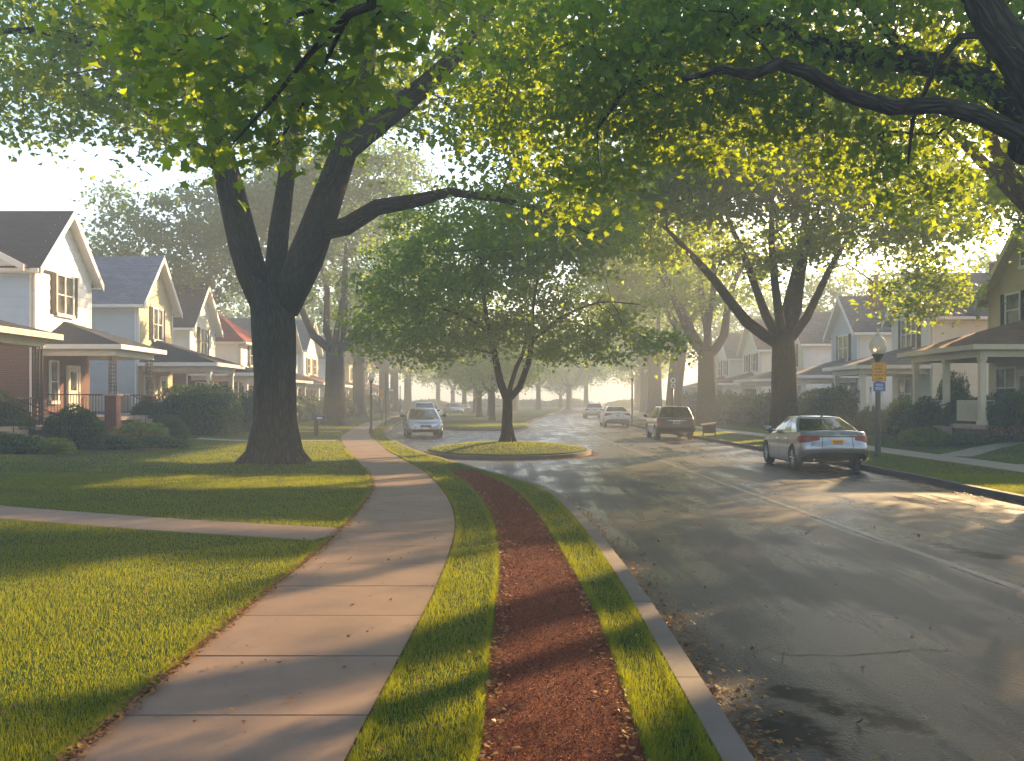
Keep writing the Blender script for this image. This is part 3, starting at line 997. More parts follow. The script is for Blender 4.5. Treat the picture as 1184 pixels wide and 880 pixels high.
# island maple
b0 = (-.17, 35.6, .26)
r = np.random.default_rng(14)
D = 35.6
limbs = [
    ([(-.17, 35.6, .05), (-.17, 35.6, .5), px(586, 490, D), px(587, 470, D), px(587, 455, D)], [.30, .22, .19, .18, .19]),
    ([px(586, 462, D), px(578, 440, D), px(572, 410, D), px(566, 385, 35.4), px(560, 350, 35.2), px(556, 300, 35)], [.15, .14, .12, .1, .07, .03]),
    ([px(590, 460, D), px(601, 448, D), px(611, 420, D), px(615, 395, D), px(616, 360, 35.8), px(625, 300, 36)], [.13, .12, .105, .09, .06, .03]),
    ([px(588, 455, D), px(597, 425, 36.2), px(608, 395, 36.6), px(600, 340, 37)], [.1, .085, .06, .03]),
    ([px(566, 385, 35.4), px(545, 370, 35), px(515, 358, 34.5), px(470, 352, 34)], [.06, .05, .035, .015]),
    ([px(615, 395, D), px(645, 370, 35), px(690, 350, 34.8), px(740, 352, 34.6)], [.06, .05, .035, .015]),
    ([px(566, 340, D), px(548, 340, 35), px(500, 330, 34.5), px(450, 328, 34)], [.05, .04, .03, .015]),
]
cl = clumps_from(r, [
    (px(575, 345, D), (5.6, 4.6, 2.9), 620, .15),
    (px(590, 270, D), (4.4, 3.8, 2.0), 260, .15),
    (px(470, 395, 35), (2.4, 2.2, .8), 60, .1),
    (px(700, 395, 35), (2.5, 2.2, 1.0), 100, .1),
], .72)
pxx = CX + cl[:, 0] / cl[:, 1] * FPX; pyy = HY - (cl[:, 2] - CH) / cl[:, 1] * FPX
cl = cl[(pyy < 425 - 25 * np.exp(-((pxx - 590) / 60) ** 2))]
tree('maple_tree', 'young spreading maple in the middle of the round grass island', b0, limbs, cl, 105, MID, .155, M['leaf_haze_lit'], 24, 'young maples in the middle of the road', cspread=(.42, .42, .2), tip=.011, step=.5, nroots=5)


def young(label, base, seed, h=7.5, w=4.2, mat='leaf', size=.24):
    rr = np.random.default_rng(seed)
    street_tree('maple_tree', label, base, .24, 2.6, [(-80, 1.6, 5, .13), (70, 1.6, 5.2, .12), (10, 1.2, 5.6, .12), (180, 1.2, 5.5, .1)],
                [((base[0], base[1], h * .66), (w, w, h * .34), 200, .1, 2.7)], 80, size, M[mat if mat != 'leaf' else 'leaf_haze_lit'], seed, dmin=1.0, group='young maples in the middle of the road', tip=.014, base_sides=12, cspread=(.6, .6, .3))


young('second maple in the middle of the road, right behind the island one', (-1.65, 83, .02), 41, 8.0, 4.6)
young('slim hazy maple in the median, left one of a pair', (-3.3, 101, .02), 42, 8.5, 4.6, size=.28)
young('slim hazy maple in the median, right one of a pair', (-2.4, 108, .02), 43, 8.5, 4.6, size=.28)

# far maples and lawns' back trees: three shared models
def far_model(seed, h, w, fork, r0, mat, trees_label, base):
    return street_tree('maple_tree', trees_label, base, r0, fork, [(-80, 3.5, h * .6, r0 * .5), (80, 3.2, h * .6, r0 * .5), (0, 2.5, h * .7, r0 * .5), (180, 2.5, h * .65, r0 * .45)],
                       [((base[0], base[1], h * .66), (w, w, h * .34), 260, .1, fork)], 75, .42, M[mat], seed, dmin=1.6, group='hazy trees at the far end of the street', tip=.03, base_sides=14, cspread=(.95, .95, .55))


fA = far_model(51, 17, 7.5, 6, .6, 'leaf', 'far maple at the left pavement, nearest of the fully misted ones', (-15.2, 118, 0))
fB = far_model(52, 14, 6.2, 4.5, .4, 'leaf', 'far slim maple standing in mist near the end of the median', (4.5, 170, 0))
fC = far_model(53, 15, 8.5, 4.5, .5, 'leaf_blue', 'bluish rounded tree rising behind the roofs of the second and third left houses', (-33, 84, 0))
FAR = [
    (fA, -16.8, 142, 1.0, 0, 'misted maple along the left pavement, second past the parked cars'),
    (fA, -17.4, 166, 1.05, 2, 'misted maple along the left pavement, third past the parked cars'),
    (fA, 17.8, 133, 1.05, 1, 'misted maple on the right verge just past the two white cars'),
    (fA, 20.5, 160, 1.0, 3, 'misted maple on the right verge near where the road fades'),
    (fA, 24, 190, 1.1, 4, 'palest maple on the right verge where the road fades out'),
    (fB, -4.6, 128, 1.0, 1, 'misted median maple beyond the pair of slim ones'),
    (fB, -3.2, 150, .95, 2, 'misted median tree, fourth from the round island'),
    (fB, .3, 150, .9, 5, 'misted median tree close to the right edge of its grass'),
    (fB, 10.5, 185, 1.0, 3, 'pale tree in the mist right of the road end'),
    (fB, -9, 188, 1.1, 4, 'pale tree in the mist left of the road end'),
    (fB, 1, 205, 1.1, 0, 'faint tree straight down the street where everything fades'),
    (fB, 16, 215, 1.2, 2, 'faint tree over the bend of the right kerb'),
    (fB, -16, 215, 1.2, 1, 'faint tree at the very end of the left pavement'),
    (fC, -41, 78, .92, 2, 'yellowish tree rising behind the roof of the nearest left house'),
    (fC, -46, 110, 1.0, 4, 'pale tree behind the left back gardens, far side'),
    (fC, -30, 118, 1.05, 1, 'rounded tree behind the farther left roofs'),
    (fC, 42, 78, .95, 3, 'pale rounded tree behind the cream house on the right'),
    (fC, 33, 98, 1.0, 5, 'rounded misty tree behind the chimney house on the right'),
    (fC, 52, 70, 1.0, 0, 'pale tree behind the tan house at the right edge'),
    (fC, 30, 130, 1.1, 2, 'misty tree behind the far right row of houses'),
    (fC, -26, 165, 1.0, 0, 'pale tree behind the left row where the mist thickens'),
    (fC, -14, 235, 1.0, 1, 'very pale tree closing the street left of centre'),
    (fC, 0, 245, 1.05, 3, 'very pale tree closing the street at its centre'),
    (fC, 14, 240, 1.0, 2, 'very pale tree closing the street right of centre'),
    (fC, 29, 225, 1.05, 5, 'very pale tree behind the bend of the right kerb'),
    (fC, 7, 262, 1.2, 4, 'palest tree of all, between the ones closing the street'),
    (fC, -7, 200, .6, 4, 'small pale tree low over the far median'),
    (fC, 10, 205, .62, 0, 'small pale tree low over the far road'),
]
for src, x, y, s, rz, lab in FAR:
    c = copy_tree(src); c.location = (x, y, 0); c.scale = (s, s, s); c.rotation_euler = (0, 0, rz * 1.05); c['label'] = lab

# ------------------------------------------------------------------ houses
def siding_mat(name, col, rough=.55):
    m, nt, bs = new_mat(name)
    v = mapping(nt, (1, 1, 1))
    a = noise(nt, v, 1.2, 5, .6)
    b = noise(nt, mapping(nt, (.5, .5, 9)), 3.0, 3)
    c = mixc(nt, ramp(nt, a, [(.35, 0.0), (.75, 1.0)]), tuple(x * .86 for x in col), col)
    c = mixc(nt, ramp(nt, b, [(.5, .0), (.8, .25)]), c, tuple(x * .7 for x in col))
    nt.links.new(c, bs.inputs['Base Color']); bs.inputs['Roughness'].default_value = rough
    return m


def brick_mat(name, c1, c2, mortar):
    m, nt, bs = new_mat(name)
    tc = N(nt, 'ShaderNodeTexCoord'); sp = N(nt, 'ShaderNodeSeparateXYZ'); nt.links.new(tc.outputs['Object'], sp.inputs[0])
    ad = N(nt, 'ShaderNodeMath', operation='ADD'); nt.links.new(sp.outputs[0], ad.inputs[0]); nt.links.new(sp.outputs[1], ad.inputs[1])
    cb = N(nt, 'ShaderNodeCombineXYZ'); nt.links.new(ad.outputs[0], cb.inputs[0]); nt.links.new(sp.outputs[2], cb.inputs[1])
    bt = N(nt, 'ShaderNodeTexBrick')
    bt.inputs['Scale'].default_value = 1.0
    bt.inputs['Brick Width'].default_value = .21; bt.inputs['Row Height'].default_value = .075
    bt.inputs['Mortar Size'].default_value = .010; bt.inputs['Bias'].default_value = 0
    for k, c in (('Color1', c1), ('Color2', c2), ('Mortar', mortar)): bt.inputs[k].default_value = (*c, 1)
    nt.links.new(cb.outputs[0], bt.inputs['Vector'])
    nt.links.new(bt.outputs['Color'], bs.inputs['Base Color']); bs.inputs['Roughness'].default_value = .85
    b = bump(nt, bs, bt.outputs['Fac'], .6, .008); b.invert = True
    return m


def roof_mat(name, col):
    m, nt, bs = new_mat(name)
    tc = N(nt, 'ShaderNodeTexCoord'); sp = N(nt, 'ShaderNodeSeparateXYZ'); nt.links.new(tc.outputs['Object'], sp.inputs[0])
    ad = N(nt, 'ShaderNodeMath', operation='ADD'); nt.links.new(sp.outputs[0], ad.inputs[0]); nt.links.new(sp.outputs[1], ad.inputs[1])
    cb = N(nt, 'ShaderNodeCombineXYZ'); nt.links.new(ad.outputs[0], cb.inputs[0]); nt.links.new(sp.outputs[2], cb.inputs[1])
    bt = N(nt, 'ShaderNodeTexBrick'); bt.inputs['Scale'].default_value = 1.0
    bt.inputs['Brick Width'].default_value = .30; bt.inputs['Row Height'].default_value = .10
    bt.inputs['Mortar Size'].default_value = .012; bt.inputs['Mortar Smooth'].default_value = .4
    bt.inputs['Color1'].default_value = (*[c * .75 for c in col], 1); bt.inputs['Color2'].default_value = (*[c * 1.25 for c in col], 1)
    bt.inputs['Mortar'].default_value = (*[c * .4 for c in col], 1)
    nt.links.new(cb.outputs[0], bt.inputs['Vector'])
    v = noise(nt, mapping(nt, (1, 1, 1)), 1.2, 4)
    nt.links.new(mixc(nt, ramp(nt, v, [(.4, 0.0), (.8, .4)]), bt.outputs['Color'], tuple(c * .6 for c in col)), bs.inputs['Base Color'])
    bs.inputs['Roughness'].default_value = .95; bs.inputs['Specular IOR Level'].default_value = .12
    b = bump(nt, bs, bt.outputs['Fac'], .5, .012); b.invert = True
    return m


S = {
    'white': siding_mat('white_siding', (.84, .85, .86)), 'blue': siding_mat('shade_blue_siding', (.38, .55, .80)), 'grey': siding_mat('pale_grey_siding', (.46, .57, .66)),  # blue: white side wall with its sky-lit shade put into the colour
    'cream': siding_mat('cream_siding', (.80, .80, .72)), 'tan': siding_mat('tan_siding', (.46, .38, .22)), 'yellow': siding_mat('buff_siding', (.62, .51, .32)),
    'brick': brick_mat('red_brick', (.085, .016, .015), (.13, .025, .020), (.16, .125, .11)), 'brick2': brick_mat('brown_brick', (.14, .06, .04), (.20, .085, .06), (.26, .22, .19)),
    'r_dark': roof_mat('charcoal_shingle', (.036, .046, .066)), 'r_blue': roof_mat('blue_grey_shingle', (.12, .165, .23)), 'r_grey': roof_mat('grey_shingle', (.16, .15, .145)),
    'r_red': roof_mat('red_shingle', (.30, .075, .06)), 'r_brown': roof_mat('brown_shingle', (.22, .13, .105)),
    'trim': simple('white_trim', (.78, .78, .77), .45, var=.05), 'trim_cream': simple('cream_trim', (.62, .55, .42), .5, var=.06), 'black': simple('black_iron', (.012, .012, .014), .4),
    'shutter': simple('dark_shutter', (.007, .008, .011), .8, spec=.15), 'shutter2': simple('grey_shutter', (.05, .045, .042), .8, spec=.15), 'door': simple('door_paint', (.62, .60, .56), .4, var=.05),
    'brass': simple('brass', (.6, .42, .15), .3, 1.0), 'curtain': simple('dark_room', (.03, .03, .035), .6), 'soffit': simple('soffit', (.5, .47, .42), .6, var=.05),
    'lattice': simple('white_lattice', (.7, .7, .68), .5),
}


def glass_mat():
    m, nt, bs = new_mat('window_glass')
    v = noise(nt, mapping(nt, (1.2, 1.2, .7)), 1.5, 2)
    nt.links.new(ramp(nt, v, [(.42, (.015, .018, .022)), (.60, (.12, .12, .11))]), bs.inputs['Base Color'])
    bs.inputs['Roughness'].default_value = .06
    bs.inputs['Specular IOR Level'].default_value = .9
    return m


S['glass'] = glass_mat()


class HB:
    """one house: local u = back from the street face, v = along the street, w = up"""
    def __init__(s, side, xf, y0, label, cat='house', group=None):
        s.s, s.xf, s.y0 = side, xf, y0
        s.root = empty('house', (side * xf, y0, 0), 0, label, cat, group)

    def T(s, u, v, w): return (s.s * u, v, w)

    def box(s, mb, u0, u1, v0, v1, w0, w1):
        a, b = sorted((s.s * u0, s.s * u1)); mb.box(a, b, v0, v1, w0, w1)

    def one(s, name, mat, boxes, parent=None, bev=0):
        mb = MB()
        for b in boxes: s.box(mb, *b)
        return mb.build(name, mat, parent or s.root, bev=bev)


def clap(h, mb, plane, a0, a1, z0, z1, step, off=0.0, gable=None):
    """clapboards: each board leans out .018 at its foot; gable(z) gives the half span left at height z"""
    z = z0
    while z < z1 - .01:
        ze = min(z1, z + step)
        l0, l1 = (a0, a1) if gable is None else gable((z + ze) / 2)
        if l1 - l0 > .05:
            o = .022
            if plane == 'front':
                q = [h.T(-o - off, l0, z), h.T(-o - off, l1, z), h.T(-.002 - off, l1, ze), h.T(-.002 - off, l0, ze), h.T(-off, l0, z), h.T(-off, l1, z)]
            elif plane == 'near':
                q = [h.T(l0, -o - off, z), h.T(l1, -o - off, z), h.T(l1, -.002 - off, ze), h.T(l0, -.002 - off, ze), h.T(l0, -off, z), h.T(l1, -off, z)]
            mb.add(q, [(0, 1, 2, 3), (0, 4, 5, 1)])
        z = ze


def window(h, plane, c, w0, w1, wid, panes=1, shutters=None, off=.03, sash=True, frame_mat='trim'):
    """window on plane 'front' (centre v=c) or 'near' (centre u=c); parts: frame > pane, shutter"""
    def bx(mb, a0, a1, z0, z1, d0, d1):
        if plane == 'front': h.box(mb, -d1, -d0, a0, a1, z0, z1)
        else: h.box(mb, a0, a1, -d1, -d0, z0, z1)
    t = .09; a0, a1 = c - wid / 2, c + wid / 2
    f = MB()
    bx(f, a0 - t, a0, w0 - t, w1 + t, off - .02, off + .06); bx(f, a1, a1 + t, w0 - t, w1 + t, off - .02, off + .06)
    bx(f, a0, a1, w1, w1 + t, off - .02, off + .06); bx(f, a0 - t, a1 + t, w0 - t - .05, w0, off - .021, off + .10)
    for k in range(1, panes):
        x = a0 + wid * k / panes; bx(f, x - .05, x + .05, w0, w1, off - .02, off + .055)
    if sash: bx(f, a0, a1, (w0 + w1) / 2 - .025, (w0 + w1) / 2 + .025, off - .02, off + .045)
    fo = f.build('window', S[frame_mat], h.root)
    g = MB(); bx(g, a0, a1, w0, w1, off - .03, off + .012)
    g.build('pane', S['glass'], fo)
    # a light blind behind the upper sash of some windows
    if shutters:
        for x0, x1 in ((a0 - t - .42, a0 - t - .03), (a1 + t + .03, a1 + t + .42)):
            s_ = MB(); bx(s_, x0, x1, w0 - .08, w1 + .08, off - .02, off + .025)
            z = w0
            while z < w1 - .04:
                bx(s_, x0 + .05, x1 - .05, z, z + .035, off + .02, off + .038); z += .07
            s_.build('shutter', S[shutters], h.root)
    return fo


def roof_part(h, name, mat, W, u0, u1, ze, zr, ov=.38, hip=0.0, parent=None, th=.14, v0=0.0):
    """roof with its ridge along u over v in [v0, v0+W]; hip > 0 slopes the street end back by that much"""
    mb = MB(); vm = v0 + W / 2
    sl = (zr - ze) / (W / 2)
    e = ze - sl * ov
    A = [(u0 - ov, v0 - ov, e), (u1 + ov, v0 - ov, e), (u1 + ov, vm, zr), (u0 - ov + (hip + ov if hip else 0), vm, zr)]
    B = [(u0 - ov, v0 + W + ov, e), (u1 + ov, v0 + W + ov, e), (u1 + ov, vm, zr), (u0 - ov + (hip + ov if hip else 0), vm, zr)]
    for q in (A, B):
        top = [h.T(a, b, c + th) for a, b, c in q]; bot = [h.T(a, b, c) for a, b, c in q]
        mb.hexa(bot, top)
    if hip:
        q = [(u0 - ov, v0 - ov, e), (u0 - ov, v0 + W + ov, e), (u0 + hip, vm, zr)]
        mb.hexa([h.T(a, b, c) for a, b, c in q], [h.T(a, b, c + th - .002) for a, b, c in q])
    ro = mb.build(name, mat, parent or h.root)
    return ro, e


def gable_trim(h, W, u0, u1, ze, zr, ov, e, mat, parent, v0=0.0, th=.14, hip=0):
    vm = v0 + W / 2
    if not hip:
        t = MB()
        for sg in (-1, 1):
            vo = vm + sg * (W / 2 + ov)
            q = [(u0 - ov - .035, vo, e - .16), (u0 - ov - .035, vo, e + th + .01), (u0 - ov - .035, vm, zr + th + .01), (u0 - ov - .035, vm, zr - .16)]
            mb = [h.T(a, b, c) for a, b, c in q]; mb2 = [h.T(a + .03, b, c) for a, b, c in q]
            t.hexa(mb, mb2)
            # soffit under the rake
            q = [(u0 - ov, vo, e - .02), (u0 + .02, vo, e - .02), (u0 + .02, vm, zr - .02), (u0 - ov, vm, zr - .02)]
            t.add([h.T(a, b, c) for a, b, c in q], [(0, 1, 2, 3)])
        t.build('bargeboard', mat, h.root)
    for sg in (-1, 1):
        g = MB(); vo = vm + sg * (W / 2 + ov)
        a, b = sorted((vo, vo + sg * .13)); h.box(g, u0 - ov + .02, u1 + ov, a, b, e - .03, e + .11)
        h.box(g, u0 - ov + .02, u1 + ov, min(vm + sg * W / 2, vo), max(vm + sg * W / 2, vo), e - .06, e - .035)
        g.build('gutter', mat, h.root)


def porch(h, v0, v1, dep, zf, ze, zp, roofm, post='square', piers=False, rail=True, steps=(.5, .8), trim='trim', door_v=None, ov=.35, mat_base='brick'):
    vm = (v0 + v1) / 2
    h.one('porch_floor', M['step'], [(-dep, 0 - .001, v0, v1, zf - .16, zf)])
    h.one('porch_base', S[mat_base], [(-dep + .12, -.02, v0 + .12, v1 - .12, -.05, zf - .16)])
    # hipped lean-to roof
    mb = MB(); th = .10
    o0, o1, d = v0 - ov, v1 + ov, dep + ov
    rl = min(1.5, (v1 - v0) * .32)
    quads = [[(-d, o0, ze), (-d, o1, ze), (-.0, vm + .25, zp), (-.0, vm - .25, zp)],
             [(-d, o0, ze), (-.0, o0, ze), (-.0, vm - .25, zp)],
             [(-d, o1, ze), (-.0, o1, ze), (-.0, vm + .25, zp)]]
    for q in quads: mb.hexa([h.T(*p) for p in q], [h.T(p[0], p[1], p[2] + th) for p in q])
    ro = mb.build('porch_roof', roofm, h.root)
    h.one('fascia', S[trim], [(-d - .06, -d, o0 - .06, o1 + .06, ze - .10, ze + .09), (-d, 0, o0 - .06, o0, ze - .10, ze + .09), (-d, 0, o1, o1 + .06, ze - .10, ze + .09)], ro)
    h.one('beam', S[trim], [(-dep + .02, -dep + .22, v0 + .03, v1 - .03, ze - .36, ze - .06), (-dep + .22, -.02, v0 + .04, v0 + .22, ze - .36, ze - .06), (-dep + .22, -.02, v1 - .22, v1 - .04, ze - .36, ze - .06)], ro)
    h.one('soffit', S['soffit'], [(-d + .01, -.02, o0 + .01, o1 - .01, ze - .055, ze - .035)], ro)
    pv = [v0 + .2, v1 - .2] if (v1 - v0) < 5.6 else [v0 + .2, vm, v1 - .2]
    zb = zf
    for v in pv:
        u = -dep + .18
        if piers:
            h.one('brick_pier', S['brick'], [(u - .24, u + .24, v - .24, v + .24, -.02, 1.95)])
            h.one('pier_cap', M['step'], [(u - .29, u + .29, v - .29, v + .29, 1.95, 2.04)])
            zb = 2.04
        if post == 'iron':
            m = MB(); a = .105
            for du, dv in ((-a, -a), (a, -a), (a, a), (-a, a)): h.box(m, u + du - .018, u + du + .018, v + dv - .018, v + dv + .018, zb, ze - .36)
            z = zb + .08
            while z < ze - .5:
                for dv in (-a, a):
                    m.tube([h.T(u - a, v + dv, z), h.T(u, v + dv, z + .11), h.T(u + a, v + dv, z)], .008, 4)
                    m.tube([h.T(u - a, v + dv, z + .12), h.T(u, v + dv, z + .02), h.T(u + a, v + dv, z + .12)], .008, 4)
                for du in (-a, a):
                    m.tube([h.T(u + du, v - a, z), h.T(u + du, v, z + .11), h.T(u + du, v + a, z)], .008, 4)
                    m.tube([h.T(u + du, v - a, z + .12), h.T(u + du, v, z + .02), h.T(u + du, v + a, z + .12)], .008, 4)
                z += .15
            m.build('porch_post', S['black'], h.root)
        else:
            w = .11
            h.one('porch_post', S[trim], [(u - w, u + w, v - w, v + w, zb, ze - .36), (u - w - .04, u + w + .04, v - w - .04, v + w + .04, zb, zb + .14), (u - w - .03, u + w + .03, v - w - .03, v + w + .03, ze - .5, ze - .362)])
    if rail:
        z0, z1 = zf + .12, zf + .88
        rm = S['black'] if post == 'iron' else S[trim]
        u = -dep + .18; th_ = .010 if post == 'iron' else .022
        sv0, sv1 = v0 + (v1 - v0) * steps[0], v0 + (v1 - v0) * steps[1]
        for a, b in ((v0 + .3, sv0), (sv1, v1 - .3)):
            if b - a < .3: continue
            m = MB()
            h.box(m, u - .02, u + .02, a, b, z1, z1 + .045); h.box(m, u - .02, u + .02, a, b, z0, z0 + .04)
            v = a
            while v < b:
                h.box(m, u - th_, u + th_, v - th_, v + th_, z0, z1); v += .13
            m.build('railing', rm, h.root)
        for vv in (v0 + .2, v1 - .2):
            m = MB()
            h.box(m, -dep + .3, -.1, vv - .02, vv + .02, z1, z1 + .045); h.box(m, -dep + .3, -.1, vv - .02, vv + .02, z0, z0 + .04)
            q = -dep + .36
            while q < -.12:
                h.box(m, q - th_, q + th_, vv - th_, vv + th_, z0, z1); q += .13
            m.build('railing', rm, h.root)
    # steps down towards the street
    sv0, sv1 = v0 + (v1 - v0) * steps[0], v0 + (v1 - v0) * steps[1]
    n = 5
    for k in range(n):
        z = zf * (1 - (k + 1) / (n + 1))
        h.one('step', M['step'], [(-dep - .30 * (k + 1), -dep - .30 * k, sv0, sv1, -.05, z), (-dep - .30 * (k + 1) - .03, -dep - .30 * k, sv0 - .02, sv1 + .02, z, z + .04)])
    for vv in (sv0, sv1):
        m = MB()
        m.tube([h.T(-dep + .1, vv, zf + .9), h.T(-dep - 1.5, vv, .25 + .95)], .02, 6)
        for q in (0, .5, 1.0, 1.5):
            zt = zf + .9 - (q + .1) * (zf + .9 - 1.2) / 1.6
            m.tube([h.T(-dep - q, vv, .1), h.T(-dep - q, vv, zt)], .012, 5)
        m.build('handrail', S['black'], h.root)


def door(h, v, zf, mat='door', w=.95, off=.03):
    d = MB(); h.box(d, -off - .05, -off + .02, v - w / 2, v + w / 2, zf + .02, zf + 2.08)
    do = d.build('door', S[mat], h.root)
    f = MB(); t = .1
    h.box(f, -off - .09, 0, v - w / 2 - t, v - w / 2, zf, zf + 2.18); h.box(f, -off - .09, 0, v + w / 2, v + w / 2 + t, zf, zf + 2.18); h.box(f, -off - .09, 0, v - w / 2, v + w / 2, zf + 2.08, zf + 2.18)
    f.build('frame', S['trim'], do)
    g = MB(); h.box(g, -off - .058, -off - .04, v - .28, v + .28, zf + 1.1, zf + 1.9); g.build('pane', S['glass'], do)
    k = MB(); k.lathe([(.0, 0), (.03, .01), (.035, .04), (.02, .06)], h.T(-off - .12, v + w * .38, zf + 1.0), 8, 'x'); k.build('handle', S['brass'], do)


def downspout(h, u, v, ze, zb=.1, mat='trim', elbow=.3):
    m = MB(); m.tube([h.T(u - elbow * .3, v - elbow, ze), h.T(u, v - .08, ze - .35), h.T(u, v - .08, zb)], .045, 8)
    m.build('downspout', S[mat], h.root)


def house(side, xf, y0, W, ze, zr, side_m, front_m, roof_m, label, lower='brick', zl=3.5, D=9.5, hip=0.0, detail=2, por=None, win=None, door_v=None, chim=None, swin=(), trim='trim', clapstep=.2, group=None, low_win=None, shutters='shutter', front_step=None):
    h = HB(side, xf, y0, label, 'house', group)
    # core walls: lower storey and upper storey
    low = MB(); h.box(low, .02, D, .02, W - .02, -.1, zl)
    lo = low.build('lower_wall', S[lower] if lower in ('brick', 'brick2') else S[lower], h.root)
    up = MB(); vm = W / 2
    u0, u1 = 0, D
    q = [(0, zl), (W, zl), (W, ze), (vm, zr if not hip else ze + .01), (0, ze)]
    up.hexa([h.T(u0 + .0, a, b) for a, b in q], [h.T(u1, a, b) for a, b in q])
    fs = front_step or clapstep
    if detail >= 1:
        clap(h, up, 'near', 0, D, zl, ze - .05, clapstep)
        if lower not in ('brick', 'brick2'): clap(h, up, 'near', 0, D, .4, zl, clapstep)
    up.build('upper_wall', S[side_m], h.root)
    fr = MB()
    gab = None if hip else (lambda z: (0 if z < ze else (z - ze) / (zr - ze) * vm, W if z < ze else W - (z - ze) / (zr - ze) * vm))
    clap(h, fr, 'front', 0, W, zl, ze if hip else zr - .1, fs, 0.004, gab)
    if lower not in ('brick', 'brick2'): clap(h, fr, 'front', 0, W, .4, zl, fs, .004)
    fr.build('front_cladding', S[front_m], h.root)
    for va, vb in ((-.035, .07), (W - .07, W + .035)):
        h.one('corner_board', S[trim], [(-.035, .07, va, vb, zl, ze)])
    ro, e = roof_part(h, 'roof', S[roof_m], W, 0, D, ze, zr, .42, hip)
    gable_trim(h, W, 0, D, ze, zr, .42, e, S[trim], ro, 0, .14, hip)
    if hip:
        h.one('gutter', S[trim], [(-.42 - .1, -.42, -.42, W + .42, e - .03, e + .11), (-.42, .02, -.42, W + .42, e - .06, e - .035)])
    for wv, w0, w1, wd, pn, sh in (win or []): window(h, 'front', wv, w0, w1, wd, pn, sh)
    for wu, w0, w1, wd in swin: window(h, 'near', wu, w0, w1, wd, 1, None)
    for wv, w0, w1, wd, pn in (low_win or []): window(h, 'front', wv, w0, w1, wd, pn, None)
    if por: porch(h, **por)
    if door_v is not None: door(h, door_v, por['zf'] if por else .5)
    downspout(h, .12, 0, e + .02, trim and .2, trim)
    if chim:
        cu, cv, zt = chim
        c = MB(); h.box(c, cu - .38, cu + .38, cv - .3, cv + .3, ze, zt); co = c.build('chimney', S['brick'], ro)
        h.one('chimney_cap', M['step'], [(cu - .44, cu + .44, cv - .36, cv + .36, zt, zt + .1)], co)
        mb = MB(); p = h.T(cu, cv, zt + .1); mb.lathe([(.13, 0), (.12, .3), (.15, .32), (.14, .36)], p, 10); mb.build('chimney_pot', S['brick2'], co)
    return h


# left row, nearest first
house(-1, 19, 28.2, 5.6, 6.9, 9.8, 'white', 'white', 'r_dark', 'nearest left house, only its cream porch corner and black iron post in view',
      por=dict(v0=0, v1=5.3, dep=3.3, zf=.95, ze=3.92, zp=4.9, roofm=S['r_dark'], post='iron', trim='trim_cream', steps=(.4, .65)), win=[(2.8, 5.0, 6.5, 1.8, 2, 'shutter')], low_win=[(1.5, 1.9, 3.2, 1.2, 2)], door_v=3.8, trim='trim')
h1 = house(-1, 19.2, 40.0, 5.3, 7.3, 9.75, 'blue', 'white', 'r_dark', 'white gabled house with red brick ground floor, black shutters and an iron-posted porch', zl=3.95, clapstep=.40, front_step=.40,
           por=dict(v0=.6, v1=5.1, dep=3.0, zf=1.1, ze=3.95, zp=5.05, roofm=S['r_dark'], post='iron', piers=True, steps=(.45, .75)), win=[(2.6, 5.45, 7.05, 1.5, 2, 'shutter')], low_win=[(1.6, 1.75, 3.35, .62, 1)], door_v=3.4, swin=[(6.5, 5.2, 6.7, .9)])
# small side dormer gable over the near wall of that house
g = MB(); q = [(.2, -.55, 7.12), (5.0, -.55, 7.12), (2.6, -.55, 8.3)]
g.hexa([h1.T(*p) for p in q], [h1.T(p[0], p[1] + 2.6, p[2]) for p in q]); g.build('side_gable', S['white'], h1.root)
g = MB()
for a, b in (((-.05, 6.99), (2.6, 8.38)), ((5.25, 6.99), (2.6, 8.38))):
    q = [(a[0], -.95, a[1]), (b[0], -.95, b[1]), (b[0], 2.2, b[1]), (a[0], 2.2, a[1])]
    g.hexa([h1.T(*p) for p in q], [h1.T(p[0], p[1], p[2] + .12) for p in q])
g.build('side_gable_roof', S['r_dark'], h1.root)
g = MB()
for a, b in (((-.05, 6.99), (2.6, 8.38)), ((5.25, 6.99), (2.6, 8.38))):
    q = [(a[0], -1.0, a[1] - .14), (b[0], -1.0, b[1] - .14), (b[0], -1.0, b[1] + .12), (a[0], -1.0, a[1] + .12)]
    g.hexa([h1.T(*p) for p in q], [h1.T(p[0], p[1] + .045, p[2]) for p in q])
g.build('side_gable_bargeboard', S['trim'], h1.root)

house(-1, 19, 50.6, 5.0, 6.9, 9.3, 'grey', 'tan', 'r_blue', 'house with blue-grey roof, tan shingled front gable and pale grey side', lower='grey', zl=3.6, clapstep=.20,
      por=dict(v0=.3, v1=4.8, dep=3.6, zf=.9, ze=3.6, zp=4.9, roofm=S['r_dark'], post='square', steps=(.5, .8), mat_base='brick2'), win=[(2.6, 5.0, 6.6, 1.3, 2, 'shutter')], low_win=[(1.4, 1.5, 3.0, 1.2, 2)], door_v=3.4)
house(-1, 19, 58.6, 4.9, 6.3, 8.7, 'white', 'cream', 'r_dark', 'third left house with dark roof, cream front gable and paired dark shutters', lower='brick2', zl=3.5, clapstep=.18,
      por=dict(v0=.2, v1=4.7, dep=3.4, zf=.8, ze=3.3, zp=4.4, roofm=S['r_dark'], post='square', steps=(.5, .8)), win=[(2.5, 4.5, 6.1, 1.2, 2, 'shutter2')], low_win=[(2.2, 1.4, 2.8, 2.2, 3)])
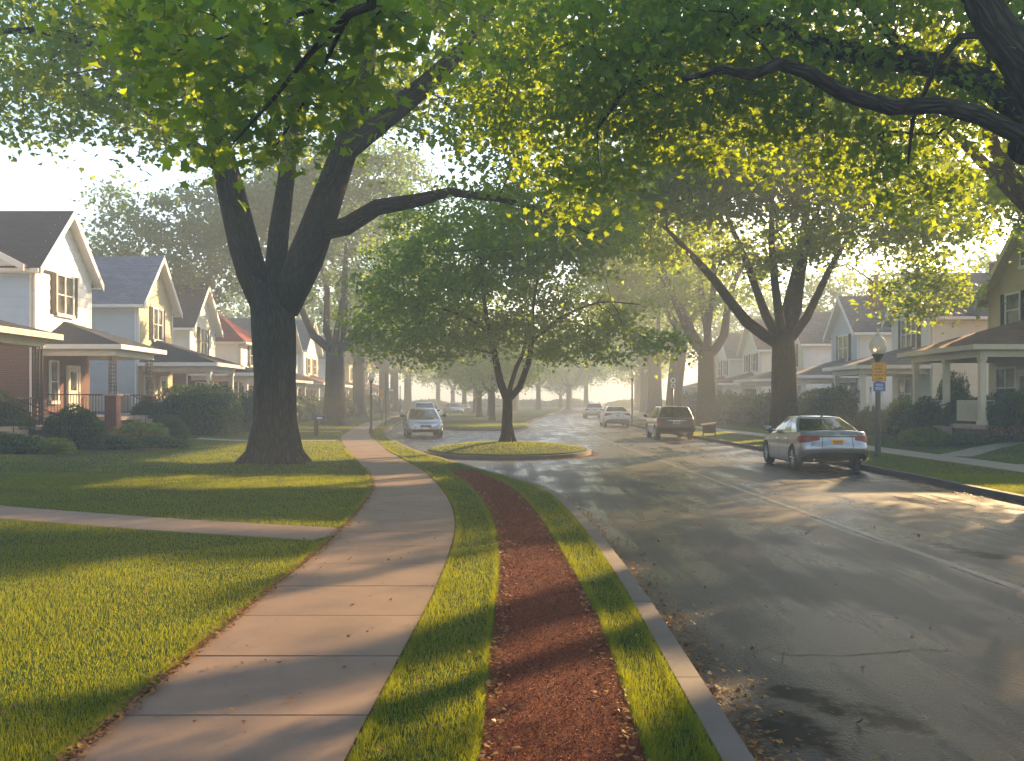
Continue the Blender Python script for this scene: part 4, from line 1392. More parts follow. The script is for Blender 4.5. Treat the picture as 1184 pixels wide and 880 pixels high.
house(-1, 19, 69.6, 6.2, 6.0, 8.1, 'white', 'white', 'r_red', 'white house with the red hipped roof just left of the big trunk', lower='brick', zl=3.3, hip=2.6, chim=(4.6, 3.1, 9.0),
      por=dict(v0=.2, v1=6.0, dep=3.4, zf=.7, ze=3.1, zp=4.0, roofm=S['r_dark'], post='square', steps=(.5, .75)), win=[(3.1, 4.3, 5.7, 1.6, 2, 'shutter2')], low_win=[(2, 1.3, 2.6, 1.8, 2)])
def far_house(side, xf, y0, W, ze, zr, a, b, rf, prf, label, lower='white', hip=0.0, chim=None):
    return house(side, xf, y0, W, ze, zr, a, b, rf, label, lower=lower, zl=3.3, hip=hip, chim=chim, D=9,
                 por=dict(v0=.2, v1=W - .2, dep=3.2, zf=.7, ze=3.1, zp=4.1, roofm=S[prf], post='square', steps=(.5, .8), mat_base='brick2'), win=[(W * .3, 4.3, 5.7, 1.0, 1, 'shutter2'), (W * .72, 4.3, 5.7, 1.0, 1, 'shutter2')], low_win=[(W * .3, 1.3, 2.7, 1.5, 2)], door_v=W * .65)
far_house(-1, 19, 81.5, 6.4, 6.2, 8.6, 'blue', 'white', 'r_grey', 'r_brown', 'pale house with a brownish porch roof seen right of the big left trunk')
far_house(-1, 19.5, 93, 7, 6.6, 9.4, 'grey', 'cream', 'r_blue', 'r_grey', 'misty house with blue-grey gable behind the broad left maple', 'brick2')
far_house(-1, 20, 107, 7, 6.3, 8.8, 'white', 'white', 'r_grey', 'r_grey', 'misty white house between the second and third left pavement maples')
far_house(-1, 20, 122, 7, 6.3, 8.6, 'cream', 'tan', 'r_brown', 'r_brown', 'misty tan house far along the left row', 'brick')
far_house(-1, 20.5, 138, 7.5, 6.3, 8.6, 'white', 'white', 'r_grey', 'r_grey', 'faintest house at the far end of the left row')
# right row
house(1, 21, 37.6, 6.2, 6.25, 8.75, 'yellow', 'yellow', 'r_brown', 'tan clapboard house at the right edge with a brown hipped porch roof', lower='tan', zl=3.5, clapstep=.19, shutters='shutter',
      por=dict(v0=-.6, v1=5.9, dep=3.6, zf=.85, ze=3.75, zp=5.0, roofm=S['r_brown'], post='square', trim='trim_cream', steps=(.35, .55)), win=[(4.0, 4.9, 6.2, 1.1, 1, 'shutter'), (3.1, 7.3, 7.85, .45, 1, None)], low_win=[(1.6, 1.5, 3.1, 1.6, 2), (4.6, 1.5, 3.1, 1.6, 2)], door_v=3.1, trim='trim_cream')
house(1, 21, 50, 4.9, 6.2, 8.35, 'cream', 'cream', 'r_grey', 'cream house with long pale side wall and grey roof behind the street lamp', lower='cream', zl=3.5, clapstep=.17, D=11, chim=(4.6, 2.3, 8.95),
      por=dict(v0=.2, v1=4.7, dep=3.4, zf=.7, ze=3.45, zp=4.5, roofm=S['r_grey'], post='square', steps=(.5, .8)), win=[(2.5, 4.5, 6.0, 1.9, 3, 'shutter2')], low_win=[(2.6, 1.3, 2.9, 2.6, 3)])
house(1, 21, 60.4, 4.9, 6.1, 8.2, 'white', 'grey', 'r_grey', 'white house with a red brick chimney on its grey roof', lower='white', zl=3.3, D=11, chim=(1.7, 1.6, 9.1),
      por=dict(v0=.2, v1=4.7, dep=3.4, zf=.7, ze=3.2, zp=4.3, roofm=S['r_grey'], post='square', steps=(.5, .8)), win=[(2.5, 4.3, 5.8, 1.7, 2, 'shutter2')], low_win=[(2.4, 1.2, 2.7, 2.4, 3)])
house(1, 21, 71.5, 5.6, 6.0, 8.2, 'white', 'cream', 'r_grey', 'white house with a broad grey roof right behind the tall right maple', lower='white', zl=3.3, D=12,
      por=dict(v0=.2, v1=5.4, dep=3.4, zf=.7, ze=3.2, zp=4.2, roofm=S['r_grey'], post='square', steps=(.5, .8)), win=[(2.8, 4.3, 5.8, 1.6, 2, 'shutter2')], low_win=[(2.4, 1.2, 2.7, 2.4, 3)])
far_house(1, 21, 84, 6.5, 6.2, 8.7, 'cream', 'white', 'r_brown', 'r_brown', 'hazy house with brownish roof left of the tall right maple trunk')
far_house(1, 21.5, 98, 6.5, 6.0, 8.4, 'white', 'white', 'r_grey', 'r_brown', 'hazy white house between the V-forked maple and the tall right one', 'white')
far_house(1, 23.5, 113, 7, 6.2, 8.4, 'white', 'cream', 'r_grey', 'r_grey', 'hazy house behind the round headed signal post')
far_house(1, 26, 129, 7, 6.2, 8.4, 'cream', 'cream', 'r_brown', 'r_brown', 'faintest house at the far end of the right row')


# ------------------------------------------------------------------ shrubs and beds
def shrub_mesh(name, n, seed, mat, kind='round', size=.055, loose=.06):
    r = np.random.default_rng(seed)
    d = r.normal(0, 1, (n, 3)); d[:, 2] = np.abs(d[:, 2]) * 1.0; 
    low = r.random(n) < .35; d[low, 2] *= -.35
    d /= np.linalg.norm(d, axis=1)[:, None]
    if kind == 'box':
        p = 5.0
        k = (np.abs(d) ** p).sum(1) ** (-1 / p); d = d * k[:, None]
    q = 1 - np.abs(r.normal(0, loose, n))
    lump = 1 + .09 * np.sin(d[:, 0] * 5 + seed * 1.7) * np.sin(d[:, 2] * 4 + d[:, 1] * 5) + .05 * np.sin(d[:, 0] * 7 + seed) * np.sin(d[:, 1] * 6 + 1) + .05 * np.sin(d[:, 2] * 8 + seed * 2)
    C = d * (q * lump)[:, None]
    C[:, 2] = (C[:, 2] + .42) / 1.42
    C = C[C[:, 2] > 0]
    o = leaves(name, C, size * r.uniform(.6, 1.3, len(C)), QUAD, mat, None, up=.25, spread=.7, r=r, nrm=C * np.array([1, 1, .6]) * .6)
    return o


def inner_core(name, mat, parent, box=False):
    bm = bmesh.new(); bmesh.ops.create_icosphere(bm, subdivisions=3, radius=.86)
    for v in bm.verts:
        if box:
            k = (abs(v.co.x / .86) ** 5 + abs(v.co.y / .86) ** 5 + abs(v.co.z / .86) ** 5) ** (-1 / 5); v.co *= k
        v.co *= 1 + .04 * math.sin(v.co.x * 9) * math.sin(v.co.y * 8 + v.co.z * 7)
        v.co.z = max(.0, (v.co.z + .42) / 1.42 - .03)
    me = bpy.data.meshes.new(name); bm.to_mesh(me); bm.free()
    return link_mesh(name, me, mat, parent)


M['core'] = simple('dense_twigs', (.012, .020, .008), .95, var=.4, vs=20)
SHR = {}


def shrub(kind, x, y, rx, ry, hgt, label, cat='bush', group=None, rz=0.0, z=None):
    """kinds share their meshes; each bush is a thing with its leaves and its dense inside as parts"""
    if kind not in SHR:
        n, mt, bx, size = {'round': (9000, 'leaf_shrub', 'round', .060), 'box': (13000, 'leaf_shrub', 'box', .050), 'loose': (5200, 'leaf_shrub', 'round', .085), 'light': (5000, 'leaf_light', 'round', .07),
                           'low': (3600, 'leaf_shrub', 'round', .11), 'hosta': (2600, 'leaf_light', 'round', .16), 'far': (2600, 'leaf_shrub', 'round', .12)}[kind]
        me = shrub_mesh('leaves', n, len(SHR) + 3, M[mt], bx, size, .085 if kind in ('round', 'box') else .18).data
        SHR[kind] = (me, inner_core('twigs', M['core'], None, bx == 'box').data)
        for o in [o for o in bpy.data.objects if o.data in (SHR[kind][0], SHR[kind][1])]: bpy.data.objects.remove(o)
    lm, cm = SHR[kind]
    zz = float(gz(x, y)) if z is None else z
    root = empty({'low': 'ground_cover_plant', 'hosta': 'ground_cover_plant', 'box': 'hedge'}.get(kind, 'bush'), (x, y, zz - .02), rz, label, cat, group)
    root.scale = (rx, ry, hgt)
    for nm, me in (('leaves', lm), ('twigs', cm)):
        if nm == 'twigs' and kind in ('hosta',): continue
        o = bpy.data.objects.new(nm, me); COL.objects.link(o); o.parent = root
    return root


shrub('round', -16.6, 32.2, 1.05, 1.05, 1.7, 'dark clipped round bush at the left edge of the picture')
shrub('round', -14.6, 33.2, 1.02, 1.0, 1.38, 'dark clipped oval bush below the brick house, right of the edge one')
shrub('low', -15.2, 29.9, 1.0, .8, .6, 'leafy low plant in front of the clipped oval bush', 'plant')
shrub('hosta', -14.4, 30.6, .9, .7, .5, 'pale edged low plant just in front of the oval bush', 'plant')
shrub('low', -16.6, 29.6, 1.2, .8, .5, 'dark low plant at the left edge under the round bush', 'plant')
shrub('low', -13.9, 34.2, 1.2, .8, .5, 'low leafy clump left of the brick pier bed', 'plant')
shrub('hosta', -14.0, 37.6, 1.0, 1.0, .85, 'feathery green plant heaped before the brick pier', 'plant')
shrub('low', -13.1, 36.4, 1.3, .8, .42, 'low planting with tiny red flowers along the bed front', 'plant')
shrub('box', -14.6, 46.6, 1.75, 1.9, 2.2, 'large dark clipped hedge beside the porch steps', 'hedge')
shrub('round', -13.9, 40.6, .72, .72, .98, 'small ball shaped bush right of the porch steps')
shrub('round', -13.7, 52.2, 1.2, 1.4, 2.0, 'brownish green bush behind the large clipped hedge')
shrub('light', -13.9, 56, .8, .8, 1.15, 'small sunlit yellow bush left of the big trunk')
shrub('round', -14.8, 58.6, 1.3, 1.4, 1.9, 'dark bush behind the small yellow one')
shrub('loose', -16.4, 44.8, .8, .7, 1.6, 'loose shrub rising beside the far brick pier')
i = 0
for y, x, rr_, hh in ((64, -15.5, 1.5, 1.7), (68, -15.8, 1.6, 1.8), (73, -15.9, 1.7, 1.9), (78.5, -15.8, 1.7, 1.7), (84, -15.9, 1.8, 1.8), (91, -16.2, 2, 1.8), (99, -16.4, 2, 1.9), (110, -16.8, 2.2, 2), (122, -17.4, 2.4, 2.2)):
    shrub('far', x, y, rr_, rr_ * 1.2, hh, 'porch bush number along the left row, %s' % ('behind the big trunk,', 'first right of the big trunk', 'second right of the big trunk', 'behind the letterbox', 'left of the broad maple foot', 'behind the broad maple foot', 'right of the broad maple foot', 'behind the slim left lamp', 'in the mist by the parked cars')[i].rstrip(','), group='bushes along the left porches'); i += 1
for o in [o for o in bpy.data.objects if o.get('label', '').startswith('porch bush number')]: o['label'] = 'misty bush ' + o['label'].split(', ')[1]
# right side planting
shrub('box', 16.8, 52.5, 1.6, 1.7, 2.15, 'broad rounded hedge behind the silver saloon, right of the tall maple', 'hedge')
shrub('round', 17.2, 47.3, 1.1, 1.0, 1.25, 'low clipped bush at the right end of the broad hedge')
shrub('light', 17.6, 44.2, 1.1, 1.1, 1.75, 'lighter leafy bush directly behind the lamp post')
shrub('round', 17.4, 41.4, 1.15, 1.1, 1.65, 'dark round bush right of the lamp post')
shrub('round', 18.3, 40.0, 1.2, 1.0, 1.7, 'dark clipped bush right beside the dark round one')
shrub('light', 18.9, 42.6, .8, .8, 2.7, 'tall leafy shrub growing before the tan porch')
shrub('loose', 18.6, 37.2, 1.0, 1.0, 2.0, 'loose shrub in front of the tan porch railing')
shrub('loose', 19.4, 35.8, 1.2, 1.0, 1.9, 'loose shrub at the right edge before the porch')
shrub('hosta', 16.0, 38.6, 1.0, .7, .7, 'low pale fern like plant on the right bed corner', 'plant')
shrub('low', 17.5, 36.8, 1.5, .6, .5, 'low flowering plant in the bed before the tan house', 'plant')
shrub('low', 19.4, 34.9, 1.5, .6, .45, 'low flowering plant farther right in the tan house bed', 'plant')
shrub('round', 16.2, 49.6, .9, .9, 1.0, 'small bush left of the low clipped one by the hedge')
i = 0
for y, x, rr_, hh in ((60, 16.8, 1.3, 1.9), (65, 16.6, 1.6, 2.2), (71, 16.6, 1.7, 2.1), (77, 16.8, 1.7, 2.2), (84, 17.2, 1.9, 2.2), (92, 17.6, 2, 2.2), (101, 18.2, 2.2, 2.2), (112, 20, 2.4, 2.4)):
    shrub('far', x, y, rr_, rr_ * 1.2, hh, 'misty porch bush ' + ('right behind the tall right maple', 'just left of the tall right maple trunk', 'second left of the tall right maple', 'right of the V-forked maple foot', 'behind the V-forked maple foot', 'left of the V-forked maple foot', 'behind the leaning maple', 'in the mist past the leaning maple')[i], group='bushes along the right porches'); i += 1
i = 0
for x, y, rr_, hh in ((-22, 175, 5, 3.6), (-17.5, 205, 5, 3.4), (-5, 232, 6, 3.8), (4, 238, 6, 3.4), (13, 236, 6, 3.8), (24, 205, 5, 3.4), (26, 180, 4.5, 3.2)):
    shrub('far', x, y, rr_, rr_, hh * .55, 'pale bush mass in the mist ' + ('by the far left pavement', 'at the end of the left pavement', 'left of the street end', 'at the very centre of the street end', 'right of the street end', 'beyond the bend of the right kerb', 'on the right verge before the bend')[i], group='bushes in the mist at the street end'); i += 1
r = np.random.default_rng(5)
C = []
for x0, x1, y0, y1, n in ((16.6, 20.6, 34.6, 37.0, 190), ):
    C.append(np.stack([r.uniform(x0, x1, n), r.uniform(y0, y1, n), r.uniform(.55, .85, n)], 1))
tag(leaves('flowers', np.concatenate(C), np.full(190, .09), MAPLE, M['flower'], r=r), 'small red and orange flowers dotted over the right bed', 'flowers', None, 'stuff')
C = np.stack([r.uniform(-15.6, -12.3, 90), r.uniform(34.5, 37.3, 90), r.uniform(.45, .68, 90)], 1)
tag(leaves('flowers', C, np.full(90, .06), MAPLE, M['flower'], r=r), 'tiny red flowers in the left bed before the brick pier', 'flowers', None, 'stuff')
for nm, pts in (('flower_bed', [(-19, 28.5), (-13.4, 29.0), (-12.4, 33), (-11.9, 37.6), (-12.6, 39.2), (-16.5, 39.4), (-19, 39)]), ('flower_bed', [(15.4, 38.2), (16.2, 36.4), (18.3, 34.2), (22, 33.6), (22, 43), (16.8, 43)])):
    mb = MB(); v = [(x, y, float(gz(x, y)) + .012) for x, y in pts]
    c = np.mean(v, 0); mb.add([tuple(c)] + v, [(0, 1 + k, 1 + (k + 1) % len(v)) for k in range(len(v))])
    tag(mb.build(nm, M['soil'], fix=False), kind='structure')


# ------------------------------------------------------------------ street lamps, signs, letterbox
M['pole'] = simple('dark_green_pole', (.018, .032, .026), .4)
M['globe'] = None
gm, nt, bs = new_mat('lamp_globe')
bs.inputs['Base Color'].default_value = (.85, .74, .62, 1); bs.inputs['Roughness'].default_value = .25; bs.inputs['Subsurface Weight'].default_value = .0
bs.inputs['Transmission Weight'].default_value = .25
M['globe'] = gm
M['sign_orange'] = simple('orange_sign', (.75, .33, .02), .45, var=.06)
M['sign_blue'] = simple('blue_sign', (.02, .14, .45), .45, var=.06)
M['sign_ink'] = simple('sign_ink', (.03, .02, .02), .5)
M['sign_white'] = simple('sign_white', (.8, .8, .8), .5, var=.04)
M['steel'] = simple('galvanised_steel', (.42, .42, .42), .4, .8)


def acorn(root, z, s=1.0):
    g = MB(); g.lathe([(.10 * s, 0), (.20 * s, .06 * s), (.255 * s, .18 * s), (.27 * s, .30 * s), (.245 * s, .42 * s), (.18 * s, .52 * s), (.11 * s, .59 * s), (.085 * s, .62 * s)], (0, 0, z), 24)
    gl = g.build('lamp_globe', M['globe'], root, True)
    f = MB(); f.lathe([(.09 * s, 0), (.10 * s, .03 * s), (.05 * s, .08 * s), (.03 * s, .13 * s), (.045 * s, .155 * s), (.012 * s, .22 * s)], (0, 0, z + .615 * s), 14)
    f.build('finial', M['globe'], gl, True)
    k = MB(); k.lathe([(.06 * s, -.34 * s), (.10 * s, -.30 * s), (.075 * s, -.26 * s), (.085 * s, -.16 * s), (.15 * s, -.06 * s), (.19 * s, .0), (.19 * s, .02 * s), (.06 * s, .03 * s)], (0, 0, z), 20)
    k.build('lamp_holder', M['pole'], root, True)


root = empty('street_lamp', (11.7, 31.8, 0), 0, 'green street lamp with pale acorn globe and two signs behind the silver car', 'street lamp')
m = MB(); m.lathe([(.115, -.02), (.115, .05), (.095, .10), (.088, .5), (.082, 1.6), (.074, 2.9)], (0, 0, 0), 18); m.build('pole', M['pole'], root, True)
acorn(root, 3.23, 1.0)


def sign(root, x0, x1, z0, z1, y, mat, ink, rows, seed, border=True, name='sign_plate'):
    r_ = random.Random(seed)
    p = MB(); p.box(x0, x1, y - .006, y + .006, z0, z1); po = p.build(name, mat, root, bev=.004)
    t = MB(); yy = y - .0085
    if border:
        e = .018; w = .008
        for a in ((x0 + e, x1 - e, z0 + e, z0 + e + w), (x0 + e, x1 - e, z1 - e - w, z1 - e), (x0 + e, x0 + e + w, z0 + e + w, z1 - e - w), (x1 - e - w, x1 - e, z0 + e + w, z1 - e - w)): t.box(a[0], a[1], yy, yy + .002, a[2], a[3])
    n = len(rows); hh = (z1 - z0 - .08) / n
    for i, (cnt, fill) in enumerate(rows):
        zc = z1 - .04 - hh * (i + .5); W = (x1 - x0 - .1) * fill; cw = W / cnt
        for k in range(cnt):
            xa = (x0 + x1) / 2 - W / 2 + k * cw
            g = r_.choice((0, 1, 2)); q = cw * .72
            t.box(xa, xa + q * .3, yy, yy + .002, zc - hh * .32, zc + hh * .32)
            if g == 0: t.box(xa + q * .3, xa + q, yy, yy + .002, zc + hh * .18, zc + hh * .32); t.box(xa + q * .3, xa + q, yy, yy + .002, zc - hh * .32, zc - hh * .18)
            elif g == 1: t.box(xa + q * .7, xa + q, yy, yy + .002, zc - hh * .32, zc + hh * .32); t.box(xa + q * .3, xa + q * .7, yy, yy + .002, zc - hh * .07, zc + hh * .07)
            else: t.box(xa + q * .3, xa + q, yy, yy + .002, zc - hh * .32, zc - hh * .18)
    t.build('lettering', ink, po)


sign(root, -.235, .215, 2.38, 2.98, -.125, M['sign_orange'], M['sign_ink'], [(4, .7), (5, .8), (4, .65), (6, .85), (5, .8)], 3)
sign(root, -.19, .19, 2.06, 2.36, -.125, M['sign_blue'], M['sign_white'], [(5, .8), (6, .9)], 4, False)
b = MB(); b.box(-.05, .05, -.118, -.06, 2.30, 2.34); b.box(-.05, .05, -.118, -.06, 2.80, 2.84); b.box(-.05, .05, -.118, -.06, 2.15, 2.18); b.build('bracket', M['steel'], root)
b = MB(); b.box(-.2, -.03, -.04, -.03, 1.15, 2.1); b.box(.05, .2, .03, .04, 1.35, 2.1)
# (the pale perforated strips behind the signs)
b = MB(); b.box(-.225, -.165, .10, .112, 1.42, 2.2); b.build('perforated_strip', M['steel'], root); b = MB(); b.box(.13, .19, .10, .112, 1.5, 2.9); b.build('perforated_strip', M['steel'], root)


def lamp_small(x, y, h, label, s=.62):
    root = empty('street_lamp', (x, y, 0), 0, label, 'street lamp')
    m = MB(); m.lathe([(.11, -.02), (.11, .25), (.07, .32), (.06, h - .7), (.05, h - .45)], (0, 0, 0), 12); m.build('pole', M['pole'], root, True)
    acorn(root, h - .45 + .2, s)
    return root


lamp_small(-7.45, 52.6, 3.0, 'slim black lamp post on the verge by the left pavement')
lamp_small(9.0, 74.5, 3.6, 'pale misty lamp beyond the white saloon on the right verge', .8)
# slim posts
for x, y, hh, lab in ((-8.75, 69, 3.6, 'thin dark pole on the verge behind the slim black lamp'), (-9.9, 88, 3.0, 'thin grey pole in the mist left of the parked cars')):
    root = empty('pole', (x, y, 0), 0, lab, 'pole'); m = MB(); m.lathe([(.08, -.02), (.075, .1), (.05, .15), (.045, hh), (.05, hh + .03)], (0, 0, 0), 10); m.build('post', M['pole'], root, True)
root = empty('traffic_sign', (-11.0, 84, 0), 0, 'pole with small yellow signs in the mist left of the parked cars', 'road sign')
m = MB(); m.lathe([(.05, -.02), (.045, 2.6)], (0, 0, 0), 8); m.build('post', M['steel'], root, True)
for z0, z1 in ((2.25, 2.7), (1.85, 2.2)):
    m = MB(); m.box(-.19, .19, -.06, -.048, z0, z1); m.build('sign_plate', M['sign_orange'], root, bev=.01)
# round headed sign by the dark car
root = empty('traffic_sign', (9.7, 60, 0), 0, 'post with white round headed sign rising over the dark estate car', 'road sign')
m = MB(); m.lathe([(.07, -.02), (.06, 2.45)], (0, 0, 0), 10); m.build('post', M['pole'], root, True)
m = MB(); m.lathe([(.02, -.02), (.17, -.02), (.17, .02), (.02, .02)], (0, 0, 0), 24, 'x')
v = [(y_, x_, z_) for x_, y_, z_ in m.v]; m.v = [(a, b - .08, c + 2.95) for a, b, c in v]
pl = m.build('sign_plate', M['sign_white'], root)
m = MB(); m.box(-.03, .03, -.108, -.102, 2.86, 3.04); m.box(-.09, .09, -.108, -.102, 2.92, 2.98); m.build('lettering', M['sign_ink'], pl)
m = MB(); m.box(-.14, .14, -.085, -.07, 2.50, 2.76); pl = m.build('sign_plate', M['sign_white'], root, bev=.01)
m = MB(); m.box(-.07, -.02, -.092, -.087, 2.56, 2.70); m.box(.02, .07, -.092, -.087, 2.56, 2.70); m.build('lettering', M['sign_ink'], pl)

M['box_blue'] = simple('letterbox_paint', (.03, .05, .10), .35)
root = empty('letterbox', (-9.55, 48.6, 0), 0, 'small dark blue letterbox on a black post between two left lawns', 'letterbox')
m = MB(); m.box(-.10, .10, -.10, .10, -.02, 1.02); m.build('post', S['black'], root, bev=.01)
m = MB()
prof = [(-.13, 0), (.13, 0)] + [(.13 * math.cos(a), .15 + .13 * math.sin(a)) for a in np.linspace(0, math.pi, 9)]
m.hexa([(-.16, x, z + .78) for x, z in prof], [(.42, x, z + .78) for x, z in prof]); bx_ = m.build('box', M['box_blue'], root)
m = MB(); m.hexa([(.42, x * 1.04, z * 1.02 + .78) for x, z in prof], [(.44, x * 1.04, z * 1.02 + .78) for x, z in prof]); m.build('flap', M['box_blue'], bx_)
m = MB(); m.box(.05, .30, -.136, -.131, .86, .93); m.build('number_plate', M['sign_white'], bx_)
# low sign board leaning over the right kerb
M['board_red'] = simple('faded_red_board', (.28, .13, .11), .6)
root = empty('notice_board', (9.85, 49.0, 0), 0, 'low slanted board with faded red top on thin legs by the right kerb', 'notice board')
m = MB(); m.tube([(.16, 0, -.02), (.16, 0, .62)], .03, 6); m.build('leg', S['black'], root)
m = MB(); m.tube([(-.42, .05, -.02), (-.42, .05, .50)], .03, 6); m.build('leg', S['black'], root)
m = MB(); m.hexa([(-.52, -.10, .50), (.22, -.10, .60), (.22, .22, .66), (-.52, .22, .56)], [(-.52, -.10, .54), (.22, -.10, .64), (.22, .22, .70), (-.52, .22, .60)]); m.build('board', M['board_red'], root)
m = MB(); m.box(-.40, .14, .04, .06, .14, .52); m.build('panel', S['shutter2'], root)


# ------------------------------------------------------------------ cars
def paint(name, col, metal=.55, rough=.28):
    m, nt, bs = new_mat(name)
    v = noise(nt, mapping(nt, (1, 1, 1)), 3, 4)
    nt.links.new(ramp(nt, v, [(.3, tuple(c * .93 for c in col)), (.7, col)]), bs.inputs['Base Color'])
    bs.inputs['Metallic'].default_value = metal; bs.inputs['Roughness'].default_value = rough; bs.inputs['Coat Weight'].default_value = 1.0; bs.inputs['Coat Roughness'].default_value = .06
    bs.inputs['Coat IOR'].default_value = 1.5
    return m


CAR = {
    'silver': paint('silver_blue_paint', (.25, .275, .32), .8), 'brown': paint('dark_brown_paint', (.060, .040, .038), .4), 'white': paint('white_paint', (.80, .78, .74), 0.0, .3), 'pale': paint('pale_silver_paint', (.30, .32, .35), .7),
    'glass': simple('car_glass', (.015, .018, .020), .04, spec=.9), 'tyre': simple('tyre_rubber', (.015, .015, .015), .8), 'rim': simple('alloy_rim', (.45, .45, .46), .3, .9), 'plastic': simple('black_plastic', (.014, .014, .015), .5),
    'lamp_red': simple('tail_lamp_red', (.20, .003, .005), .35, coat=0.15, var=.45, vs=22, spec=.3), 'lamp_clear': simple('clear_lamp', (.62, .64, .66), .08, coat=1.0, var=.3, vs=40), 'chrome': simple('chrome', (.75, .75, .76), .12, 1.0), 'plate': simple('orange_plate', (.85, .42, .02), .45, var=.04),
    'white_plate': simple('pale_plate', (.75, .72, .6), .45, var=.04), 'seam': simple('panel_gap', (.008, .008, .008), .7),
}


def smooth01(t): t = np.clip(t, 0, 1); return t * t * (3 - 2 * t)


class Car:
    """plan outline of rounded ends stacked from sill to waistline; t runs round from rear centre to front centre"""
    def __init__(s, L, W, belt, sill, rr=.42, rf=.55, bow_r=.10, bow_f=.20, inset_top=.05):
        s.L, s.W, s.belt, s.sill = L, W, belt, sill
        s.rr, s.rf, s.bow_r, s.bow_f, s.inset_top = rr, rf, bow_r, bow_f, inset_top
        pts = []
        hw = W / 2
        n = 14
        for k in range(n):                                   # rear face, slightly bowed
            x = (hw - rr) * k / n; pts.append((x, bow_r * (x / hw) ** 2))
        y_r = bow_r * ((hw - rr) / hw) ** 2
        for k in range(13):
            a = math.pi / 2 * k / 12; pts.append((hw - rr + rr * math.sin(a) ** .92, y_r + rr * (1 - math.cos(a)) * 1.05))
        y0 = pts[-1][1]; yf = L - bow_f - rf * 1.15
        m = 40
        for k in range(1, m):
            y = y0 + (yf - y0) * k / m; pts.append((hw * (1 - .006 * math.cos((y / L - .5) * 3.14)), y))
        for k in range(13):
            a = math.pi / 2 * k / 12; pts.append((hw - rf + rf * math.cos(a), yf + rf * 1.15 * math.sin(a)))
        xe, ye = pts[-1]
        for k in range(1, n + 1):
            x = xe * (1 - k / n); pts.append((x, ye + bow_f * (1 - (x / xe) ** 2)))
        s.out = np.array(pts); d = np.r_[0, np.cumsum(np.hypot(*np.diff(s.out, axis=0).T))]; s.par = d / d[-1]

    def outline(s, t): return np.array([np.interp(t, s.par, s.out[:, 0]), np.interp(t, s.par, s.out[:, 1])])

    def pt(s, t, q, off=0.0):
        """surface point at outline parameter t and height fraction q"""
        x, y = s.outline(t); L = s.L; hw = s.W / 2
        side = smooth01((x / hw - .55) / .4); rear = np.clip(1 - y / (L * .16), 0, 1); front = np.clip(1 - (L - y) / (L * .2), 0, 1)
        zb = s.sill(y); zt = s.belt(y) - .03 * (1 - 0) * (x / hw) ** 4
        z = zb + (zt - zb) * q
        # body section: tucks in at the sill, fullest at a third, leans in at the waist
        ins = .055 * max(0, 1 - q / .28) ** 2 + s.inset_top * max(0, (q - .42) / .58) ** 1.7 + .012 * math.exp(-((q - .62) / .05) ** 2)
        x2 = x * (1 - ins / hw * 1.0)
        endr = (.10 * max(0, 1 - q / .25) ** 2 - .05 * math.exp(-((q - .36) / .22) ** 2) + .10 * max(0, (q - .80) / .2) ** 2) * rear
        endf = (.08 * max(0, 1 - q / .25) ** 2 - .03 * math.exp(-((q - .3) / .2) ** 2) + .42 * max(0, (q - .62) / .38) ** 1.8) * front
        y2 = y + endr - endf
        return np.array([x2, y2, z])

    def ptn(s, t, q, off):
        p = s.pt(t, q); e = .004
        a = s.pt(min(1, t + e), q) - s.pt(max(0, t - e), q); b = s.pt(t, min(1, q + e)) - s.pt(t, max(0, q - e))
        n = np.cross(b, a); n /= np.linalg.norm(n) + 1e-9
        if n[0] * .5 + (n[1] * (1 if p[1] > s.L / 2 else -1)) < 0: n = -n
        return p + n * off

    def body(s, root, mat, wheels, wr):
        Q = np.r_[0, .03, .08, .15, .24, .34, .44, .54, .60, .64, .70, .78, .86, .92, .96, 1.0]
        T = s.par; nt_, nq = len(T), len(Q)
        V, F = [], []
        for sg in (1, -1):
            b = len(V)
            for t in T:
                for q in Q:
                    p = s.pt(t, q); V.append((sg * p[0], p[1], p[2]))
            for i in range(nt_ - 1):
                for j in range(nq - 1):
                    f = (b + i * nq + j, b + (i + 1) * nq + j, b + (i + 1) * nq + j + 1, b + i * nq + j + 1)
                    F.append(f if sg > 0 else f[::-1])
        nb = nt_ * nq
        # deck and bonnet: crowned skin joining the two waistlines; flat floor below
        K = 8
        for lev, up in ((nq - 1, 1), (0, 0)):
            rows = []
            for i in range(nt_):
                a = V[i * nq + lev]; row = []
                for k in range(K + 1):
                    f = 1 - 2 * k / K
                    if k == 0: row.append(i * nq + lev); continue
                    if k == K: row.append(nb + i * nq + lev); continue
                    V.append((a[0] * f, a[1], a[2] + (.045 * (1 - f * f) * min(1, a[0] / .5) if up else 0))); row.append(len(V) - 1)
                rows.append(row)
            for i in range(nt_ - 1):
                for k in range(K):
                    f = (rows[i][k], rows[i + 1][k], rows[i + 1][k + 1], rows[i][k + 1]); F.append(f[::-1] if up else f)
        me = bpy.data.meshes.new('body'); me.from_pydata([tuple(map(float, v)) for v in V], [], F)
        bm = bmesh.new(); bm.from_mesh(me)
        bmesh.ops.remove_doubles(bm, verts=bm.verts, dist=.0008); bmesh.ops.dissolve_degenerate(bm, dist=.0005, edges=bm.edges); bmesh.ops.recalc_face_normals(bm, faces=bm.faces)
        bm.to_mesh(me); bm.free()
        o = link_mesh('body', me, mat, None, True)
        # wheel arches cut out
        c = MB()
        for wy in wheels:
            for sg in (-1, 1):
                x0, x1 = sorted((sg * (s.W / 2 - .30), sg * (s.W / 2 + .1)))
                c.lathe([(wr * 1.13, x0), (wr * 1.13, x1)], (0, wy, wr * 1.0), 40, 'x')
        co = c.build('cutter', CAR['plastic'], None)
